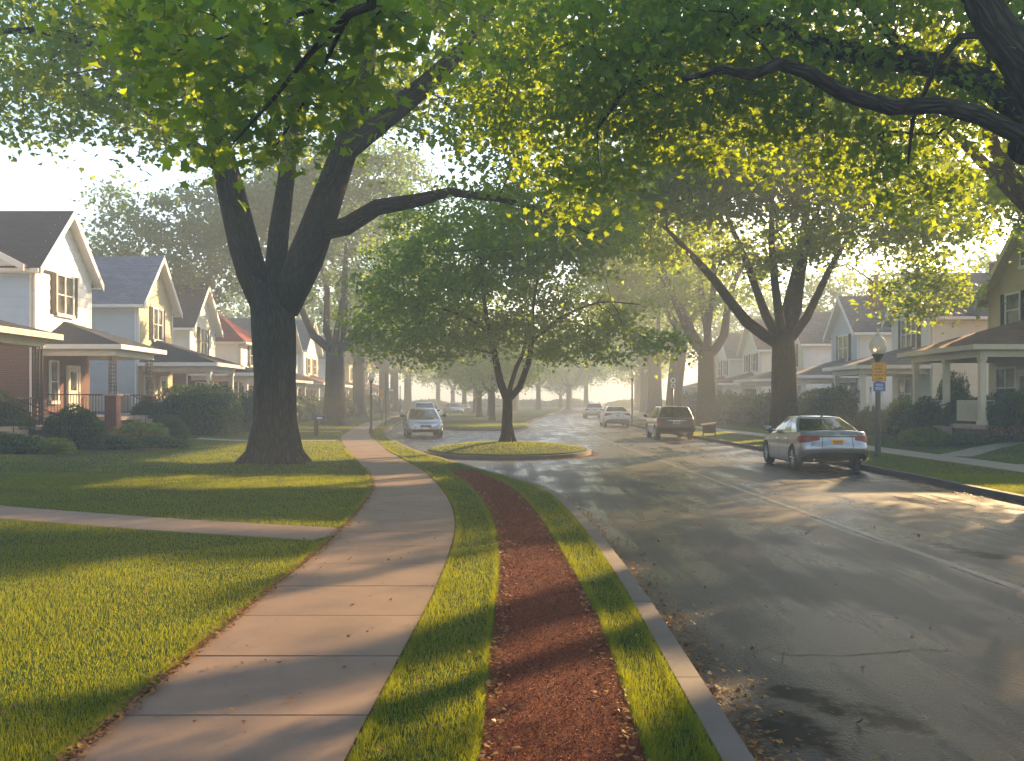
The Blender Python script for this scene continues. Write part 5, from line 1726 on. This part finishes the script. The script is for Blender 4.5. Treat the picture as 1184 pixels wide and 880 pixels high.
        md = o.modifiers.new('b', 'BOOLEAN'); md.operation = 'DIFFERENCE'; md.object = co; md.solver = 'EXACT'
        dg = bpy.context.evaluated_depsgraph_get(); nm = bpy.data.meshes.new_from_object(o.evaluated_get(dg))
        o.modifiers.clear(); o.data = nm; nm.name = 'body'
        nm.materials.clear(); nm.materials.append(mat)
        bm = bmesh.new(); bm.from_mesh(nm)
        for f in bm.faces: f.material_index = 0; f.smooth = True
        for e in bm.edges:
            if e.calc_face_angle(0) > .6: e.smooth = False
        bm.to_mesh(nm); bm.free()
        bpy.data.objects.remove(co)
        o.parent = root
        return o

    def patch(s, name, mat, parent, t0, t1, q0, q1, off=.006, n=10, m=4, sides=(1,), shape=None):
        V, F = [], []
        for sg in sides:
            b = len(V)
            for o_ in (off, -.01):
                for i in range(n + 1):
                    t = t0 + (t1 - t0) * i / n
                    qa, qb = (q0, q1) if shape is None else shape(i / n, q0, q1)
                    for j in range(m + 1):
                        p = s.ptn(t, qa + (qb - qa) * j / m, o_); V.append((sg * p[0], p[1], p[2]))
            w = m + 1; N1 = (n + 1) * w
            for i in range(n):
                for j in range(m):
                    F.append((b + i * w + j, b + (i + 1) * w + j, b + (i + 1) * w + j + 1, b + i * w + j + 1))
            rim = [i * w for i in range(n + 1)] + [n * w + j for j in range(1, w)] + [i * w + m for i in range(n - 1, -1, -1)] + [j for j in range(m - 1, 0, -1)]
            for k in range(len(rim)):
                a, c = rim[k], rim[(k + 1) % len(rim)]
                F.append((b + a, b + c, b + N1 + c, b + N1 + a))
        me = bpy.data.meshes.new(name); me.from_pydata([tuple(map(float, v)) for v in V], [], F)
        bm = bmesh.new(); bm.from_mesh(me); bmesh.ops.recalc_face_normals(bm, faces=bm.faces); bm.to_mesh(me); bm.free()
        return link_mesh(name, me, mat, parent, False)

    def t_at_y(s, y):
        i = np.argmax(s.out[:, 0] > s.W / 2 - .02); j = len(s.out) - np.argmax(s.out[::-1, 0] > s.W / 2 - .06) - 1
        return float(np.interp(y, s.out[i:j, 1], s.par[i:j]))


def cabin(car, root, mat, yr0, yf0, yr1, yf1, zroof, wtop, pillars, crown=.05, wbase=None, rc=.25, bulge=.03, rear_pillar=.13):
    """glasshouse: base ring on the waistline to roof ring; bands between pillars are windows, the rest is roof and pillars"""
    hb = (wbase or car.W * .455); ht = wtop / 2
    def ring(y0, y1, hw, r0, r1, n=10, m=36):
        p = []
        for k in range(n): p.append(((hw - r0) * k / n, y0 + .05 * (k / n) ** 2))
        for k in range(9): a = math.pi / 2 * k / 8; p.append((hw - r0 + r0 * math.sin(a), y0 + .05 + r0 * (1 - math.cos(a))))
        ya, yb = y0 + .05 + r0, y1 - .16 - r1
        for k in range(1, m): p.append((hw + .02 * math.sin(math.pi * k / m), ya + (yb - ya) * k / m))
        for k in range(9): a = math.pi / 2 * k / 8; p.append((hw - r1 + r1 * math.cos(a), yb + r1 * math.sin(a)))
        for k in range(1, n + 1): x = (hw - r1) * (1 - k / n); p.append((x, y1 - .16 * (x / (hw - r1)) ** 2))
        return np.array(p)
    A = ring(yr0, yf0, hb, rc * .6, rc); B = ring(yr1, yf1, ht, rc * .7, rc)
    n1 = len(A); idx_side = (18, 19 + 35)      # indices where the straight side runs
    Qs = [0, .07, .14, .35, .6, .80, .88, .94, 1.0]
    def P3(i, q):
        a, b = A[i], B[i]; e = q ** .92
        x, y = a + (b - a) * e
        zb = car.belt(np.clip(a[1], 0, car.L)) - .02
        zt = zroof(b[1]) - .035
        z = zb + (zt - zb) * q
        return np.array([x + bulge * math.sin(math.pi * q) * (x / hb), y, z])
    vis = lambda i: None
    glass, frame = [], []
    # classify the columns
    ylo, yhi = A[18][1], A[54][1]
    for i in range(n1 - 1):
        ym = (A[i][1] + A[i + 1][1]) / 2; xm = (A[i][0] + A[i + 1][0]) / 2
        if i < 13: kind = 'g'
        elif i < 19: kind = 'p'
        elif i < 54:
            fr = (ym - ylo) / (yhi - ylo); kind = 'g'
            if fr < rear_pillar: kind = 'p'
            for c in pillars:
                if abs(fr - c) < .014: kind = 'p'
        elif i < 58: kind = 'p'
        else: kind = 'g'
        for j in range(len(Qs) - 1):
            q = (Qs[j] + Qs[j + 1]) / 2
            k2 = kind
            if q < .07 or q > .94: k2 = 'p'
            (glass if k2 == 'g' else frame).append((i, j))
    objs = []
    for nm, cells, mt, off in (('windows', glass, CAR['glass'], 0.0), ('roof', frame, mat, .0)):
        V, F, ix = [], [], {}
        def g(sg, i, j):
            k = (sg, i, j)
            if k not in ix:
                p = P3(i, Qs[j]); ix[k] = len(V); V.append((sg * p[0] * (1 if nm == 'roof' else .992), p[1], p[2]))
            return ix[k]
        for sg in (1, -1):
            for i, j in cells: F.append((g(sg, i, j), g(sg, i + 1, j), g(sg, i + 1, j + 1), g(sg, i, j + 1)))
        if nm == 'roof':
            K = 8; rows = []; nq = len(Qs) - 1
            for i in range(n1):
                row = []; p = P3(i, 1.0)
                for k in range(K + 1):
                    f = 1 - 2 * k / K
                    if k in (0, K): row.append(g(1 if k == 0 else -1, i, nq)); continue
                    z = p[2] + (zroof(p[1]) + crown * 0 - p[2] + .0) * 0 + crown * (1 - f ** 4) * min(1, p[0] / .3)
                    V.append((p[0] * f, p[1], z)); row.append(len(V) - 1)
                rows.append(row)
            for i in range(n1 - 1):
                for k in range(K): F.append((rows[i][k], rows[i + 1][k], rows[i + 1][k + 1], rows[i][k + 1]))
        me = bpy.data.meshes.new(nm); me.from_pydata([tuple(map(float, v)) for v in V], [], F)
        bm = bmesh.new(); bm.from_mesh(me); bmesh.ops.remove_doubles(bm, verts=bm.verts, dist=.0005); bmesh.ops.recalc_face_normals(bm, faces=bm.faces)
        bm.to_mesh(me); bm.free()
        objs.append(link_mesh(nm, me, mt, root, True))
    return objs


def wheel(root, x, y, r_, w=.20):
    sg = 1 if x > 0 else -1
    t = MB(); t.lathe([(r_ * .66, -w / 2), (r_ * .90, -w / 2 - .005), (r_ * .985, -w / 2 + .03), (r_, -w / 4), (r_, w / 4), (r_ * .985, w / 2 - .03), (r_ * .90, w / 2 + .005), (r_ * .66, w / 2)], (0, 0, 0), 32, 'x')
    wo = t.build('wheel', CAR['tyre'], root, True); wo.location = (x, y, r_)
    m = MB(); o = sg * (w / 2 - .015)
    m.lathe([(r_ * .60, o - sg * .03), (r_ * .68, o - sg * .03), (r_ * .69, o + sg * .012), (r_ * .63, o + sg * .012), (r_ * .60, o - sg * .02)], (0, 0, 0), 32, 'x')
    for k in range(10):
        a = 2 * math.pi * k / 10; c, s_ = math.cos(a), math.sin(a)
        m.tube([(o - sg * .01, c * r_ * .12, s_ * r_ * .12), (o + sg * .008, c * r_ * .40, s_ * r_ * .40), (o, c * r_ * .64, s_ * r_ * .64)], [.030, .020, .024], 6)
    m.lathe([(.02, o - sg * .03), (r_ * .17, o - sg * .02), (r_ * .16, o + sg * .012), (.01, o + sg * .02)], (0, 0, 0), 16, 'x')
    m.build('rim', CAR['rim'], wo)
    d = MB(); d.lathe([(.03, o - sg * .06), (r_ * .62, o - sg * .055), (r_ * .62, o - sg * .05), (.03, o - sg * .05)], (0, 0, 0), 20, 'x'); d.build('brake_disc', CAR['plastic'], wo)


def mirror(root, x, y, z, mat):
    sg = 1 if x > 0 else -1
    m = MB(); m.tube([(x, y, z), (x + sg * .12, y, z + .03)], .03, 8)
    m.lathe([(.02, -.07), (.075, -.055), (.095, 0), (.085, .06), (.03, .10)], (0, 0, 0), 12, 'x')
    n = 12 * 5
    vs = m.v[-n:]; m.v[-n:] = [(x + sg * .20 + a * 1.25, y + b * .8, z + .05 + c * .85) for a, b, c in vs]
    return m.build('mirror', mat, root, True)


def seam(car, root, ts, q0=.06, q1=.97):
    for t in ts:
        car.patch('door_seam', CAR['seam'], root, t, t + .0016, q0, q1, .0018, 1, 10, (1, -1))


def plate_rows(parent, x0, x1, y, z0, z1, sgn=-1):
    m = MB(); n = 6; w = (x1 - x0) * .8 / n
    r_ = random.Random(4)
    for k in range(n):
        xa = x0 + (x1 - x0) * .1 + k * w
        m.box(xa + w * .15, xa + w * .32, min(y, y + sgn * .003), max(y, y + sgn * .003), z0 + .035, z1 - .035)
        if r_.random() < .6: m.box(xa + w * .62, xa + w * .8, min(y, y + sgn * .003), max(y, y + sgn * .003), z0 + .035, z1 - .035)
        m.box(xa + w * .32, xa + w * .62, min(y, y + sgn * .0028), max(y, y + sgn * .0028), z1 - .06, z1 - .035)
    m.build('plate_characters', M['sign_ink'], parent)


def interp(pts):
    a = np.array(pts, float); f = np.linspace(a[0, 0] - .3, a[-1, 0] + .3, 400); z = np.interp(f, a[:, 0], a[:, 1])
    k = np.hanning(19); k /= k.sum(); z = np.convolve(np.pad(z, 9, mode='edge'), k, 'valid')
    return lambda y: float(np.interp(y, f, z))


def make_sedan(name, label, paint_m, loc, rz, plate_m='plate', group=None, plate=True):
    root = empty(name, loc, rz, label, 'car', group)
    L = 4.85
    belt = interp([(0, 1.06), (.12, 1.085), (.75, 1.075), (1.3, 1.03), (3.2, .97), (3.7, .93), (4.4, .80), (4.85, .70)])
    sill = interp([(0, .40), (.15, .32), (.6, .24), (1.2, .19), (3.8, .19), (4.5, .20), (4.85, .26)])
    c = Car(L, 1.84, belt, sill, rr=.40, rf=.55, bow_r=.10, bow_f=.18)
    wr = .335; wy = (1.06, 3.86)
    c.body(root, paint_m, wy, wr)
    roof = interp([(1.2, 1.41), (1.6, 1.455), (2.2, 1.475), (2.7, 1.455), (3.1, 1.41)])
    cabin(c, root, paint_m, .66, 3.78, 1.48, 2.92, roof, 1.16, (.50,), crown=.035, wbase=.835, rc=.2, bulge=.05, rear_pillar=.19)
    for y in wy:
        for sg in (-1, 1): wheel(root, sg * (.92 - .125), y, wr, .21)
    # tail lamps wrap the corners; a chrome strip joins them
    tc = c.par
    t_c = float(np.interp(.52, c.out[:27, 0], tc[:27])); t_side = c.t_at_y(.52) if c.t_at_y(.52) > 0 else .2
    t_in = float(np.interp(.47, c.out[:14, 0], tc[:14])); t_out = float(np.interp(.60, c.out[14:40, 1], tc[14:40]))
    for sg in (1, -1):
        c.patch('tail_lamp', CAR['lamp_red'], root, t_in, t_out, .62, .885, .012, 20, 4, (sg,), shape=lambda f, a, b: (a + .06 * max(0, .35 - f) / .35 + .12 * max(0, f - .6) / .4, b - .04 * (1 - f) - .05 * max(0, f - .72) / .28))
    
    c.patch('chrome_strip', CAR['chrome'], root, 0, t_in + .01, .835, .855, .012, 8, 1, (1, -1))
    c.patch('boot_recess', CAR['seam'], root, 0, t_in, .80, .832, .004, 8, 1, (1, -1))
    # black lower bumper with exhaust ends and reflectors
    c.patch('lower_bumper', CAR['plastic'], root, 0, float(np.interp(.30, c.out[14:40, 1], tc[14:40])), .0, .20, .015, 18, 4, (1, -1), shape=lambda f, a, b: (a, b - .10 * smooth01((f - .6) / .4)))
    for sg in (-1, 1):
        e = MB(); e.tube([(sg * .62, -.015, .33), (sg * .62, .12, .33)], .035, 12); e.build('exhaust', CAR['chrome'], root)
        c.patch('reflector', CAR['lamp_red'], root, t_c - .004, t_c + .03, .17, .195, .02, 4, 1, (sg,))
    # boot lid seams
    c.patch('boot_seam', CAR['seam'], root, t_in - .012, t_in - .0095, .38, .80, .002, 1, 6, (1, -1)); c.patch('boot_seam', CAR['seam'], root, 0, t_in - .01, .375, .384, .002, 8, 1, (1, -1))
    y_p = c.pt(0.0, .58)[1]
    m = MB(); m.box(-.17, .17, -.012, .0, -.085, .085); p = m.build('number_plate', CAR[plate_m], root, bev=.004); p.location = (0, c.pt(0, .62)[1] - .004, .765 + .02)
    plate_rows(p, -.16, .16, -.0125, -.085, .085)
    m = MB(); m.tube([(.075 * math.cos(a), -.012 + 0 * a, .042 * math.sin(a)) for a in np.linspace(0, 6.283, 25)], .008, 6, False)
    m.tube([(.03 * math.cos(a), -.012, .040 * math.sin(a)) for a in np.linspace(0, 6.283, 17)], .006, 6, False)
    b_ = m.build('badge', CAR['chrome'], root, True); b_.location = (0, c.pt(0, .90)[1] - .002, .985)
    # rear spoiler lip, aerial fin, mirrors, handles, seams
    sp = c.patch('boot_lip', paint_m, root, 0, t_in + .02, .955, .995, .02, 10, 2, (1, -1))
    m = MB(); m.hexa([(-.02, 1.30, 0), (.02, 1.30, 0), (.015, 1.46, 0), (-.015, 1.46, 0)], [(-.004, 1.29, .06), (.004, 1.29, .06), (.004, 1.33, .05), (-.004, 1.33, .05)]); f = m.build('aerial', CAR['plastic'], root); f.location = (0, .02, 1.44)
    for sg in (-1, 1): mirror(root, sg * .86, 3.02, 1.02, paint_m)
    seam(c, root, [c.t_at_y(1.55), c.t_at_y(2.42), c.t_at_y(3.42)])
    for y in (1.72, 2.62):
        t = c.t_at_y(y); c.patch('door_handle', CAR['chrome'], root, t, t + .022, .80, .83, .022, 3, 1, (1, -1))
    c.patch('sill_trim', CAR['plastic'], root, c.t_at_y(1.45), c.t_at_y(3.4), .0, .05, .008, 8, 1, (1, -1))
    tf = float(np.interp(-.45, -c.out[-27:, 0], tc[-27:]))
    c.patch('headlamp', CAR['lamp_clear'], root, .90, .955, .60, .80, .01, 8, 2, (1, -1))
    c.patch('grille', CAR['plastic'], root, .965, 1.0, .35, .72, .008, 8, 2, (1, -1))
    return root


def make_wagon(name, label, paint_m, loc, rz, L=4.7, W=1.82, H=1.62, kind='suv', plate_m='white_plate', group=None, front=False, lamp='lamp_red'):
    root = empty(name, loc, rz, label, 'car', group)
    if kind == 'suv':
        belt = interp([(0, 1.06), (.2, 1.08), (3.1, 1.03), (3.6, 1.02), (4.3, .95), (4.7, .84)]); base = (.10, 3.75, .42, 2.75)
    else:      # people carrier
        belt = interp([(0, 1.04), (.2, 1.06), (3.0, .98), (3.6, .94), (4.3, .84), (4.7, .70)]); base = (.10, 4.05, .45, 2.55)
    sill = interp([(0, .42), (.2, .36), (.8, .27), (3.8, .26), (4.5, .28), (4.7, .34)])
    c = Car(L, W, belt, sill, rr=.26, rf=.45, bow_r=.06, bow_f=.16, inset_top=.04)
    wr = .35; wy = (.92, 3.72)
    c.body(root, paint_m, wy, wr)
    roof = interp([(.3, H - .06), (.8, H - .01), (1.8, H), (2.4, H - .01), (2.9, H - .07)])
    cabin(c, root, paint_m, base[0], base[1], base[2], base[3], roof, 1.30, (.30, .62), crown=.03, wbase=.84, rc=.17, bulge=.03, rear_pillar=.06)
    for y in wy:
        for sg in (-1, 1): wheel(root, sg * (W / 2 - .125), y, wr, .22)
    tc = c.par
    t_in = float(np.interp(.50, c.out[:14, 0], tc[:14])); t_out = float(np.interp(.34, c.out[14:40, 1], tc[14:40]))
    for sg in (1, -1): c.patch('tail_lamp', CAR[lamp], root, t_in, t_out, .62, .90, .012, 12, 3, (sg,), shape=lambda f, a, b: (a + .10 * (1 - f), b - .10 * (1 - f)))
    c.patch('bumper', CAR['plastic'] if paint_m in (CAR['brown'],) else paint_m, root, 0, t_out, .05, .34, .022, 16, 3, (1, -1))
    c.patch('rear_glass_lip', CAR['chrome'] if paint_m is CAR['brown'] else CAR['seam'], root, 0, t_in - .01, .80, .815, .008, 6, 1, (1, -1))
    m = MB(); m.box(-.17, .17, -.012, 0, -.085, .085); p = m.build('number_plate', CAR[plate_m], root, bev=.004); p.location = (0, c.pt(0, .66)[1] - .006, .84)
    plate_rows(p, -.16, .16, -.0125, -.085, .085)
    # front
    c.patch('headlamp', CAR['lamp_clear'], root, .895, .950, .56, .82, .012, 8, 3, (1, -1))
    c.patch('grille', CAR['plastic'], root, .958, 1.0, .56, .78, .012, 8, 2, (1, -1))
    c.patch('grille_trim', CAR['chrome'], root, .957, 1.0, .79, .82, .016, 8, 1, (1, -1))
    c.patch('front_bumper', CAR['plastic'] if kind == 'van' else paint_m, root, .89, 1.0, .04, .30, .03, 10, 3, (1, -1))
    m = MB(); m.box(-.16, .16, 0, .012, -.06, .06); p = m.build('number_plate', CAR[plate_m], root, bev=.004); p.location = (0, c.pt(1.0, .30)[1] + .035, .50)
    for sg in (-1, 1): mirror(root, sg * (W / 2 - .04), 3.05 if kind == 'suv' else 3.2, 1.06, CAR['plastic'] if paint_m is CAR['brown'] or kind == 'van' else paint_m)
    if kind == 'suv':
        for sg in (-1, 1):
            m = MB(); m.tube([(sg * .58, .55, H - .05), (sg * .58, .65, H + .03), (sg * .58, 2.4, H + .03), (sg * .58, 2.5, H - .04)], .018, 6); m.build('roof_rail', CAR['plastic'], root)
    seam(c, root, [c.t_at_y(1.5), c.t_at_y(2.4), c.t_at_y(3.3)])
    return root


sed = make_sedan('parked_car', 'blue-silver saloon with orange number plate parked by the right kerb', CAR['silver'], (8.58, 26.2, RZ), 0)
make_wagon('parked_car', 'dark brown estate car parked by the right kerb ahead of the silver saloon', CAR['brown'], (7.78, 47.0, RZ), 0)
ws = make_sedan('parked_car', 'white saloon parked far up the right kerb, nearer of the two white cars', CAR['white'], (7.4, 69.5, RZ), 0, 'white_plate')
make_wagon('parked_car', 'white car in the mist beyond the white saloon on the right', CAR['white'], (8.4, 101, RZ), .0, H=1.6)
make_wagon('parked_car', 'pale silver people carrier facing the viewer beside the left verge', CAR['pale'], (-5.02, 54.0, RZ), math.pi + .16, kind='van', H=1.50)
make_wagon('parked_car', 'white estate car facing the viewer just behind the silver people carrier', CAR['white'], (-6.9, 78.0, RZ), math.pi + .1, kind='van', H=1.75, L=4.7)
c2 = copy_tree(ws); c2.location = (-8.9, 108, RZ); c2.rotation_euler = (0, 0, math.pi + .12); c2['label'] = 'misty white car third in the left row of parked cars'
c3 = copy_tree(sed); c3.location = (-8.6, 134, RZ); c3.rotation_euler = (0, 0, math.pi + .35); c3['label'] = 'misty greyish car farthest back in the left row of parked cars'
c4 = copy_tree(ws); c4.location = (-7.0, 162, RZ); c4.rotation_euler = (0, 0, 1.3); c4['label'] = 'faint pale car at the very end of the left road'


# ------------------------------------------------------------------ grass blades, fallen leaves, cinder chips
def ground_points(r, n, y0, y1, xlo, xhi, p=1.5):
    """random ground points, thinning out with distance"""
    u = r.random(n)
    y = (y0 ** (2 - p) + u * (y1 ** (2 - p) - y0 ** (2 - p))) ** (1 / (2 - p))
    x = y * r.uniform(xlo, xhi, n)
    return x, y


def mask_grass(x, y):
    left = (x < KL(y) - .17) & ~((x > SL(y) - .015) & (x < SR(y) + .015)) & ~((y < 25.2) & (x > ML(y)) & (x < MR(y)))
    right = (x > KR(y) + .17) & ~((x > RS(y) - .02) & (x < RS(y) + 1.37)) & (x < 30)
    isl = (((x - ISL[0]) / (ISL[2] - .2)) ** 2 + ((y - ISL[1]) / (ISL[3] - .2)) ** 2) < 1
    med = (x > M2L(y) + .05) & (x < M2R(y) - .05) & (y > 61.5)
    return (left | right | isl | med) & ~on_walk(x, y) & (np.abs(x) < 60), isl, med


def blades(r, x, y, h, w, lean=.45):
    n = len(x)
    ok, isl, med = mask_grass(x, y)
    x, y, isl, med, h, w = x[ok], y[ok], isl[ok], med[ok], h[ok], w[ok]; n = len(x)
    z = np.where(isl, island_z(x, y), np.where(med, .02, gz(x, y)))
    a = r.uniform(0, 2 * math.pi, n); l = h * r.uniform(.1, 1.0, n) * lean * 1.6; b = r.uniform(0, 2 * math.pi, n)
    bx, by = np.cos(a) * w / 2, np.sin(a) * w / 2
    lx, ly = np.cos(b) * l, np.sin(b) * l
    P0 = np.stack([x - bx, y - by, z - .004], 1); P1 = np.stack([x + bx, y + by, z - .004], 1)
    P2 = np.stack([x + bx * .7 + lx * .4, y + by * .7 + ly * .4, z + h * .6], 1); P3 = np.stack([x - bx * .7 + lx * .4, y - by * .7 + ly * .4, z + h * .6], 1)
    P4 = np.stack([x + lx, y + ly, z + h], 1)
    V = np.stack([P0, P1, P2, P3, P4], 1).reshape(-1, 3)
    loops = (np.arange(n)[:, None] * 5 + np.array([0, 1, 2, 3, 3, 2, 4])[None, :]).ravel()
    sizes = np.tile([4, 3], n)
    patch = .5 + .5 * np.sin(x * .9 + 1.3 * np.sin(y * .7)) * np.sin(y * .8 + 2.1)
    t = np.clip(.30 * patch + .7 * r.random(n) ** 1.4, 0, 1)
    return V, loops, sizes, np.repeat(t, 2)


r = np.random.default_rng(77)
VV, LL, SS, TT, off = [], [], [], [], 0
for n, y0, y1, p, hmul in ((720000, 4.2, 24, 1.6, 1.0), (460000, 20, 75, 1.7, 1.15)):
    x, y = ground_points(r, n, y0, y1, -.66, .64, p)
    h = r.uniform(.012, .042, n) * (1 + .35 * np.sin(x * 2.1 + np.sin(y * 1.3) * 2) * np.sin(y * 1.7)) * hmul * (1 + .02 * y * .2); w = (.0018 + .00027 * y) * r.uniform(.7, 1.3, n)
    v, l, s_, t = blades(r, x, y, h, w)
    VV.append(v); LL.append(l + off); SS.append(s_); TT.append(t); off += len(v)
# longer blades leaning over the edges of paths and kerbs
n = 34000
y = 4.2 + (r.random(n) ** 1.8) * 32; e = r.integers(0, 6, n)
e = np.where((y > 24.8) & ((e == 2) | (e == 3)), 1, e)
ex = np.choose(e, [SL(y) - .03, SR(y) + .03, ML(y) - .02, MR(y) + .02, KL(y) - .18, SL(y) - .03]); sgn = np.choose(e, [-1, 1, -1, 1, -1, -1])
x = ex + sgn * np.abs(r.normal(0, .03, n))
v, l, s_, t = blades(r, x, y, r.uniform(.03, .07, n), (.0028 + .00030 * y) * r.uniform(.7, 1.3, n), .7)
VV.append(v); LL.append(l + off); SS.append(s_); TT.append(t)
g = np_mesh('grass', np.concatenate(VV), np.concatenate(LL), np.concatenate(SS), M['grass'], np.concatenate(TT))
tag(g, 'short green lawn grass on both sides of the paths', 'grass', None, 'stuff')

# fallen leaves: thick along the kerb foot and pavement edge, a few everywhere
C, Sz = [], []
def scatter(x, y, z, s): C.append(np.stack([x, y, np.broadcast_to(z, x.shape)], 1)); Sz.append(s)
n = 3000; y = 4.3 + r.random(n) ** 1.7 * 34; d = np.abs(r.gamma(1.3, .10, n)); scatter(KL(y) + .02 + d, y, RZ + .012 + r.random(n) * .02, r.uniform(.018, .055, n))
n = 3200; y = 4.3 + r.random(n) ** 1.6 * 22; d = r.normal(0, .035, n); scatter(SL(y) + d, y, .03 + r.random(n) * .012, r.uniform(.012, .045, n))
n = 260; y = 4.5 + r.random(n) ** 1.3 * 22; f = r.random(n); scatter(SL(y) + (SR(y) - SL(y)) * f, y, .026, r.uniform(.012, .045, n))
n = 1300; y = 4.5 + r.random(n) ** 1.4 * 19; f = np.clip(np.where(r.random(n) < .6, np.abs(r.normal(0, .1, n)), 1 - np.abs(r.normal(0, .1, n))), 0, 1); scatter(ML(y) + (MR(y) - ML(y)) * f, y, .02 + r.random(n) * .01, r.uniform(.014, .05, n))
n = 420; y = 4.5 + r.random(n) ** 1.2 * 25; x = KL(y) + r.random(n) ** 1.8 * 7.5; k = x < KR(y); scatter(x[k], y[k], RZ + .012, r.uniform(.015, .055, k.sum()))
n = 700; x, y = ground_points(r, n, 4.4, 22, -.6, .3, 1.3); k = mask_grass(x, y)[0]; scatter(x[k], y[k], .045, r.uniform(.015, .05, k.sum()))
n = 1500; y = 18 + r.random(n) * 28; scatter(KR(y) - .02 - np.abs(r.gamma(1.3, .10, n)), y, RZ + .014, r.uniform(.03, .07, n))
n = 900; a = r.uniform(-1.9, 1.0, n); q = 1.01 + np.abs(r.normal(0, .05, n)); scatter(ISL[0] + ISL[2] * q * np.cos(a), ISL[1] + ISL[3] * q * np.sin(a), RZ + .014, r.uniform(.03, .07, n))
CC = np.concatenate(C); SZ = np.concatenate(Sz)
tag(leaves('fallen_leaves', CC, SZ, MID, M['fallen'], up=1.6, spread=.35, fold=.3, r=r), 'dry orange and brown leaves lying along the kerb and paths', 'leaves', None, 'stuff')
n = 52000; y = 4.2 + r.random(n) ** 1.9 * 20; f = r.random(n); x = ML(y) + (MR(y) - ML(y)) * f + r.normal(0, .012, n)
C = np.stack([x, y, .008 + r.random(n) * .008], 1)
tag(leaves('cinder_chips', C, (.005 + .0005 * y) * r.uniform(.6, 1.6, n), QUAD * np.array([1.5, 1]), M['chip'], up=.8, spread=.7, fold=.5, r=r), 'crumbled red cinder covering the straight running path', 'gravel', None, 'stuff')

# ------------------------------------------------------------------ haze
hm = bpy.data.materials.new('haze'); hm.use_nodes = True
hn = hm.node_tree; hn.nodes.clear()
ho = N(hn, 'ShaderNodeOutputMaterial'); hv = N(hn, 'ShaderNodeVolumePrincipled')
hv.inputs['Color'].default_value = (.80, .89, .97, 1)
hv.inputs['Density'].default_value = HAZE
hv.inputs['Anisotropy'].default_value = .05
hn.links.new(hv.outputs[0], ho.inputs['Volume'])
hb = MB(); hb.box(-520, 520, -80, 920, -1.3, 20.5)
tag(hb.build('haze', hm), 'thin golden morning mist filling the street', 'haze', None, 'stuff')
